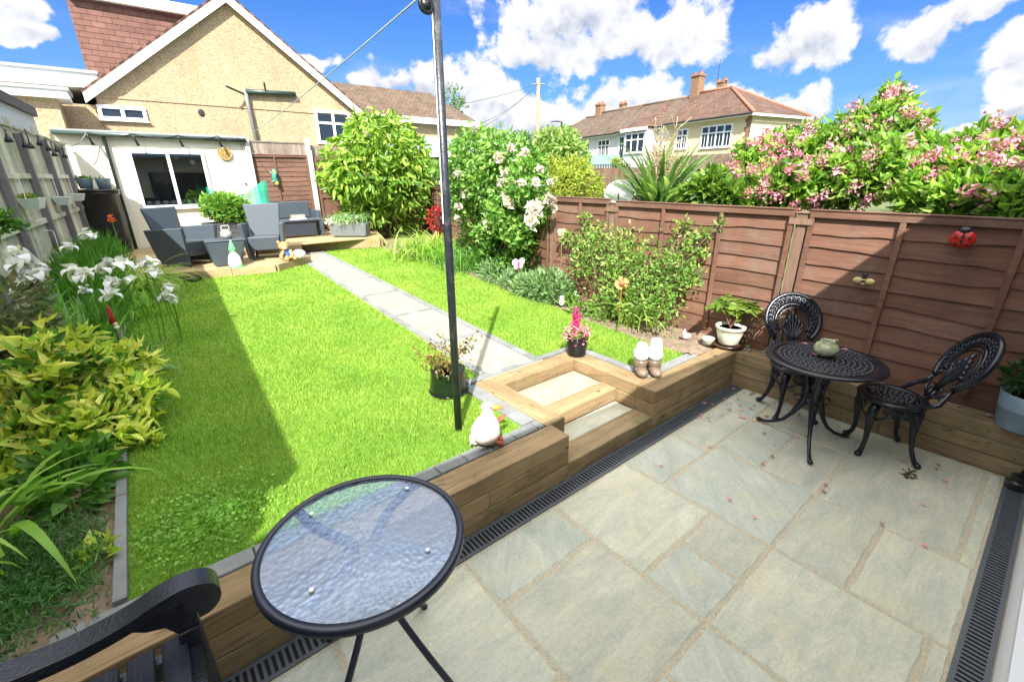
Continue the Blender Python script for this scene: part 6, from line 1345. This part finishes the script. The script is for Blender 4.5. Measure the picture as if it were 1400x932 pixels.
# brown fence / shed between garden and terrace
t=thing('wooden_fence',(13,9,.33),'tall plain brown fence with spiked top beyond the neighbouring gardens','fence','neighbouring fences')
fa=at(795,262,z=.9); 
A=np.array([14.5,13.5,.33]); 
a0=at(785,228,y=11.0); b0_=at(905,232,y=6.5)
dd=unit(np.array([b0_[0]-a0[0],b0_[1]-a0[1],0])); nn2=np.array([dd[1],-dd[0],0]); nn2=nn2 if nn2@np.array([-1,-1,0])>0 else -nn2; Lf=float(np.linalg.norm((b0_-a0)[:2])); ft=(a0[2]+b0_[2])/2
m=MB((a0[0],a0[1],0),dd,nn2); x=-1
while x<Lf+1: m.box(x,x+.145,0,.02,.35,ft); x+=.15
m.build('panel',FENV,t); m=MB((a0[0],a0[1],0),dd,nn2).box(-1,Lf+1,.021,.07,ft-.75,ft-.65).box(-1,Lf+1,.021,.07,1.0,1.1).build('rail',BLACKP,t)
m=MB((a0[0],a0[1],0),dd,nn2); x=-1
while x<3.2: m.box(x,x+.03,0,.02,ft+.001,ft+.14); x+=.09
m.build('spikes',BLACKP,t)
# ================================================================== TERRACE OF HOUSES
OR=np.array([27.3,10.7,0]); U=unit(np.array([.215,.977,0])); Vv=np.array([U[1],-U[0],0])   # along the row, and depth away from us
NN=-Vv
# scale the row so that the eaves sit at one height
ZE=5.2; YROW=plain('pale_yellow_render',(.62,.53,.34),.85,var=.06); WROW=plain('white_grey_render',(.62,.62,.60),.85,var=.08); BRK=plain('brown_brick',(.22,.13,.08),.9,var=.3,scale=8)
def rp(u,v,z): return OR+U*u+Vv*v+np.array([0,0,z])
ROOFC={}
def roofm(kind,face):
    c={'r':((.095,.055,.042),(.135,.082,.062)),'b':((.09,.066,.05),(.13,.096,.072))}[kind]
    if face=='f': s_=unit(Vv*4+np.array([0,0,2.3])); u_=U
    elif face=='h': s_=unit(U*3.5+np.array([0,0,2.3])); u_=Vv
    else: s_=unit(-U*3.5+np.array([0,0,2.3])); u_=Vv
    k=kind+face
    if k not in ROOFC: ROOFC[k]=tiles('terrace_tiles_'+face+('_red' if kind=='r' else '_brown'),*c,.24,.3,tuple(float(q) for q in u_),tuple(float(q) for q in s_))
    return ROOFC[k]
def poly(parent,name,pts,mt,th=.0):
    return mk(name,[rp(*p) for p in pts],[tuple(range(len(pts)))],mt,parent,fix=False)
def house(u0,u1,label,kind,wallm,hipR,hipL,dz=0.0,depth=4.4,ridge=1.9):
    t=thing('terraced_house',rp((u0+u1)/2,depth/2,.3),label,'house','houses in the terrace'); z=ZE+dz; zr=z+ridge; v0=-.35; vm=depth/2
    ra=u0+(3.5 if hipR else 0); rb_=u1-(3.4 if hipL else 0); o=.3
    a=u0-(o if hipR else 0); b=u1+(o if hipL else 0)
    poly(t,'roof',[(a,v0,z-.05),(b,v0,z-.05),(rb_,vm,zr),(ra,vm,zr)],roofm(kind,'f')); poly(t,'roof',[(a,depth+.35,z-.05),(b,depth+.35,z-.05),(rb_,vm,zr),(ra,vm,zr)],roofm(kind,'f'))
    if hipR: poly(t,'roof_hip',[(a,v0,z-.05),(a,depth+.35,z-.05),(ra,vm,zr)],roofm(kind,'h'))
    if hipL: poly(t,'roof_hip',[(b,v0,z-.05),(b,depth+.35,z-.05),(rb_,vm,zr)],roofm(kind,'g'))
    else: poly(t,'gable',[(b-.01,0,z-.05),(b-.01,depth,z-.05),(b-.01,vm,zr-.1)],wallm)
    if not hipR: poly(t,'gable',[(a+.01,0,z-.05),(a+.01,depth,z-.05),(a+.01,vm,zr-.1)],wallm)
    m=MB(OR,U,Vv); m.box(u0,u1,0,depth,.3,z-.06); m.build('wall',wallm,t)
    m=MB(OR,U,Vv); m.box(a,b,v0-.05,v0+.0,z-.17,z-.06); 
    if hipR: m.box(a-.05,a,v0,depth+.35,z-.17,z-.06)
    m.build('fascia',WHITEP,t); MB(OR,U,Vv).tube([(a,v0-.12,z-.06),(b,v0-.12,z-.06)],.055,6).build('gutter',BLACKP,t); m=MB(OR,U,Vv).box(a,b,v0-.001,0,z-.07,z-.055).build('soffit',WHITEP,t)
    m=MB(); 
    def rl(p,q): m.tube([rp(*p),rp(*q)],.09,6)
    rl((ra,vm,zr+.02),(rb_,vm,zr+.02))
    if hipR: rl((a,v0,z),(ra,vm,zr)); rl((a,depth+.35,z),(ra,vm,zr))
    if hipL: rl((b,v0,z),(rb_,vm,zr)); rl((b,depth+.35,z),(rb_,vm,zr))
    m.build('ridge_tiles',plain('ridge_'+kind,(.30,.12,.075) if kind=='r' else (.2,.14,.1),.8) if 'ridge_'+kind not in bpy.data.materials else bpy.data.materials['ridge_'+kind],t,smooth=True); return t
def hwin(t,u,z,wd,ht,cols=3,**k): return window(t,OR+U*(u+wd)+np.array([0,0,z]),-U,NN,wd,ht,cols,transom=.66,fr=.08,bars=True,glass=GLASSD,**k)
def chimney(t,u,v,z0,z1,s=.55,pots=2):
    c=MB(OR,U,Vv).box(u-s*.6,u+s*.6,v-s/2,v+s/2,z0,z1).box(u-s*.7,u+s*.7,v-s*.6,v+s*.6,z1+.001,z1+.12).build('chimney',BRK,t)
    for k in range(pots): MB(OR,U,Vv).lathe([(.13,z1+.121),(.11,z1+.24),(.13,z1+.27),(0,z1+.27)],10,(u-.25+.5*k,v,0)).build('chimney_pot',TERR,c)
h1=house(0,6.2,'end terrace house with yellow walls and a red hipped roof','r',YROW,True,False,.1)
hwin(h1,1.15,ZE-1.55,2.2,1.25,4); hwin(h1,4.4,ZE-1.5,.95,1.2,2)
chimney(h1,6.2,2.2,6.4,8.2)
m=MB(OR,U,Vv)
for k in range(9): m.box(.001,.28+.12*(k%2),-.03,-.001,ZE-1.9+.22*k,ZE-1.9+.2+.22*k)
m.build('quoins',BRK,h1)
poly(h1,'canopy',[(-.1,-1.3,ZE-2.75),(6.2,-1.3,ZE-2.75),(6.2,-.01,ZE-1.9),(-.1,-.01,ZE-1.9)],roofm('b','f')); MB(OR,U,Vv).box(0,6.2,-1.1,-.01,.3,ZE-2.8).build('bay_wall',YROW,h1)
h2_=house(6.2,11.2,'middle terrace house with a hipped bay roof and balcony','b',WROW,False,False,0)
def bayroof(t,u0,u1,kind,top=1.35,dv=1.1,zoff=0):
    um=(u0+u1)/2; z=ZE+zoff
    pts=[(u0,-dv,z),(u1,-dv,z),(u1+.1,0,z),(u0-.1,0,z),(um,1.9,z+top)]
    poly(t,'bay_roof',[pts[0],pts[1],pts[4]],roofm(kind,'f')); poly(t,'bay_roof',[pts[1],(u1+.1,.3,z+.02),pts[4]],roofm(kind,'g')); poly(t,'bay_roof',[(u0-.1,.3,z+.02),pts[0],pts[4]],roofm(kind,'h'))
    MB(OR,U,Vv).box(u0+.15,u1-.15,-dv+.2,-.002,1.2,z-.05).build('bay_wall',WROW,t); MB(OR,U,Vv).box(u0-.05,u1+.05,-dv-.06,-dv,z-.2,z).build('gutter',WHITEP,t)
bayroof(h2_,7.0,9.6,'r',1.9)
window(h2_,OR+U*9.3+NN*.92+np.array([0,0,ZE-1.6]),-U,NN,2.0,1.3,3,transom=.66,fr=.08)
MB(OR,U,Vv).box(9.5,13.2,-1.2,-1.16,ZE-2.4,ZE-1.6).build('balcony_screen',plain('pale_teal_glass',(.35,.5,.5),.1),h2_)
hwin(h2_,9.9,ZE-1.9,1.2,1.6,2)
h3_=house(11.2,16.6,'terrace house with brown roof and white window frames','b',WROW,False,False,-.05,ridge=2.0)
poly(h3_,'rooflight',[(12.2,1.2,ZE+.88+.12),(13.2,1.2,ZE+.88+.12),(13.2,2.0,ZE+1.38+.12),(12.2,2.0,ZE+1.38+.12)],GLASSD)
hwin(h3_,12.2,ZE-1.7,1.5,1.3,3); hwin(h3_,14.8,ZE-1.6,1.1,1.2,2)
h4_=house(16.6,22.0,'far end terrace house with a brown hipped roof and a white bay','b',WROW,False,True,-.05,ridge=1.85)
hwin(h4_,17.1,ZE-1.55,1.2,1.25,2); bayroof(h4_,18.6,21.0,'b',1.5); window(h4_,OR+U*20.7+NN*.92+np.array([0,0,ZE-1.55]),-U,NN,1.8,1.25,3,transom=.66,fr=.09)
chimney(h4_,16.6,2.2,6.6,7.75,.55); chimney(h4_,14.6,3.0,6.6,7.6,.4); chimney(h1,5.0,3.1,6.6,7.7,.4)
a_=rp(5.3,3.0,7.7); MB().tube([a_,a_+np.array([0,0,1.4])],.02,4).build('aerial',BLACKP,h1)
# telegraph pole, wires, street lamp, trees
def pxat(px,py,D):
    r=ray(px,py); h=math.hypot(r[0],r[1]); return CC+r*D/h
tp=pxat(736,107,33); t=thing('telegraph_pole',(tp[0],tp[1],.33),'tall wooden telegraph pole left of the distant terrace','telegraph pole')
MB().tube([(tp[0],tp[1],.33),tuple(tp)],[.17,.12],10).build('pole',plain('pole_wood',(.28,.22,.15),.9),t,smooth=True)
MB().tube([tp+np.array([-.3,.3,-.35]),tp+np.array([.3,-.3,-.35])],.04,6).build('crossarm',PIPE,t)
for k,(px,py) in enumerate(((640,185),(655,170),(560,150))):
    q=pxat(px,py,24); MB().tube(cable([tp-np.array([0,0,.3]),q],.25,12),.012,4).build('wire',BLACKP,t)
lp_=pxat(768,167,36); t=thing('street_lamp',(lp_[0],lp_[1],.33),'dark street lamp with a short arm right of the telegraph pole','street lamp')
MB().tube([(lp_[0],lp_[1],.33),tuple(lp_)],.06,8).build('pole',BLACKP,t); s1=np.array([-.62,.5,0]); MB().tube([lp_,lp_+s1*.45+np.array([0,0,.05]),lp_+s1*1.0+np.array([0,0,.03])],[.06,.09,.05],8,flat=.5).build('lamp_head',BLACKP,t)
def ftree(px,py,D,r,label,n=700,mt=OLIVE,sq=.8):
    c=pxat(px,py,D); t=thing('tree',(c[0],c[1],.33),label,'tree','distant trees'); rr=r/607.35*D; LO=lobes_in(c,(rr,rr,rr*sq),9,.5,int(px)); P,Dd=blob(n,LO,.5,.15); V,F=leaves(P,Dd+rdir(n),.10*D/14,.055*D/14); mk('crown',V,F,mt,t); stems(t,(c[0],c[1],.33),[l[:3] for l in LO[:5]],.12); return t
FT=leafm('distant_leaves',[(.06,.13,.05),(.12,.22,.08),(.2,.3,.12)])
ftree(622,150,40,22,'thin grey green distant tree left above the brown bungalow roof',260,FT,1.1); ftree(715,195,45,16,'low distant tree left of the telegraph pole',500,FT); ftree(690,197,42,13,'small distant tree between the rose and the garage roof',400,FT)
ftree(660,200,45,14,'distant treetop behind the grey garage roof',400,FT); ftree(1115,235,30,26,'dark distant tree behind the pink hedge right of the yellow house',700,FT); ftree(1290,255,30,40,'broad distant tree low behind the pink hedge at the right',900,FT)
hd=thing('house',(60,-5,.33),'distant plain house row hidden low behind the pink hedge','house') if False else None
# ================================================================== LAWN GRASS
def lawn_pts(n,y0,y1):
    y=rng.random(n)*(y1-y0)+y0; x=rng.random(n)*(5.3-LBE)+LBE; k=(x<rge(y)+rng.normal(size=n)*.02)&~((x>PL(y)+.0)&(x<PL(y)+PW+.10)&(y>1.15))
    k&=~((x>1.88)&(x<3.47)&(y<1.27))&~((x>3.47)&(y<.33)); lim=np.interp(x,[-.5,.45,1.93,2.72,2.95,4.85],[8.5,8.24,7.94,8.6,10.4,9.6]); k&=y<lim
    return x[k],y[k]
GL_,gn_=newmat('grass_blades'); ri=gn_.n('ShaderNodeNewGeometry').outputs['Random Per Island']; tcx=gn_.n('ShaderNodeTexCoord').outputs['Object']
ns=gn_.n('ShaderNodeTexNoise',{'Vector':tcx,'Scale':1.3,'Detail':4.0}).outputs[0]
c=gn_.ramp(ri,[(0,(.075,.19,.015)),(.45,(.235,.385,.045)),(.85,(.36,.49,.085)),(1,(.48,.54,.16))]); c=gn_.mix(1.0,c,gn_.ramp(ns,[(.28,(.74,.86,.7)),(.5,(1,1,1)),(.72,(1.32,1.12,1.35))]),'MULTIPLY')
b_=bsdf(gn_,c,.55,Specular_IOR_Level=.25); tr_=gn_.n('ShaderNodeBsdfTranslucent',{0:gn_.mix(1.0,c,(1.5,1.6,.6,1),'MULTIPLY')}); fin(gn_,gn_.n('ShaderNodeMixShader',{0:.35,1:b_.outputs[0],2:tr_.outputs[0]}).outputs[0])
VV=[];FF=[];o=0
for (n,y0,y1,h,wd) in ((120000,.32,1.6,.034,.0045),(120000,1.6,3.4,.034,.006),(90000,3.4,6,.034,.009),(70000,6,10.4,.034,.014)):
    x,y=lawn_pts(n,y0,y1); n=len(x); a=rng.random(n)*6.283; hh=h*(.5+.8*rng.random(n)); ln_=rng.random(n)*.9; aa=rng.random(n)*6.283; ww=wd*(.6+.7*rng.random(n))
    b=np.stack([x,y,np.full(n,.366)],1); s_=np.stack([np.cos(a),np.sin(a),np.zeros(n)],1)*ww[:,None]/2; tip=b+np.stack([np.cos(aa)*np.sin(ln_)*hh,np.sin(aa)*np.sin(ln_)*hh,np.cos(ln_)*hh],1)
    VV.append(np.stack([b-s_,b+s_,tip],1).reshape(-1,3)); FF.append(np.arange(3*n).reshape(-1,3)+o); o+=3*n
tag(mk('grass',np.concatenate(VV),np.concatenate(FF),GL_,None),'short mown bright green grass of the lawn','grass',None,'stuff')
n=2600; P=np.stack([-.12+rng.normal(size=n)*.16,.72+rng.normal(size=n)*.16,.375+rng.random(n)*.02],1); P=P[(P[:,0]>LBE+.02)&(P[:,1]>.34)]; V,F=leaves(P,rdir(len(P))*np.array([1,1,.25])+np.array([0,0,.35]),.018,.016,.1,0)
tag(mk('clover',V,F,leafm('clover_leaves',[(.14,.32,.04),(.24,.46,.08),(.36,.56,.14)]),None),'patch of small clover in the lawn above the bench arm','clover',None,'stuff')
for q in list(bpy.data.objects):
    if q.type=='MESH' and not q.data.polygons: print('EMPTY',q.name)
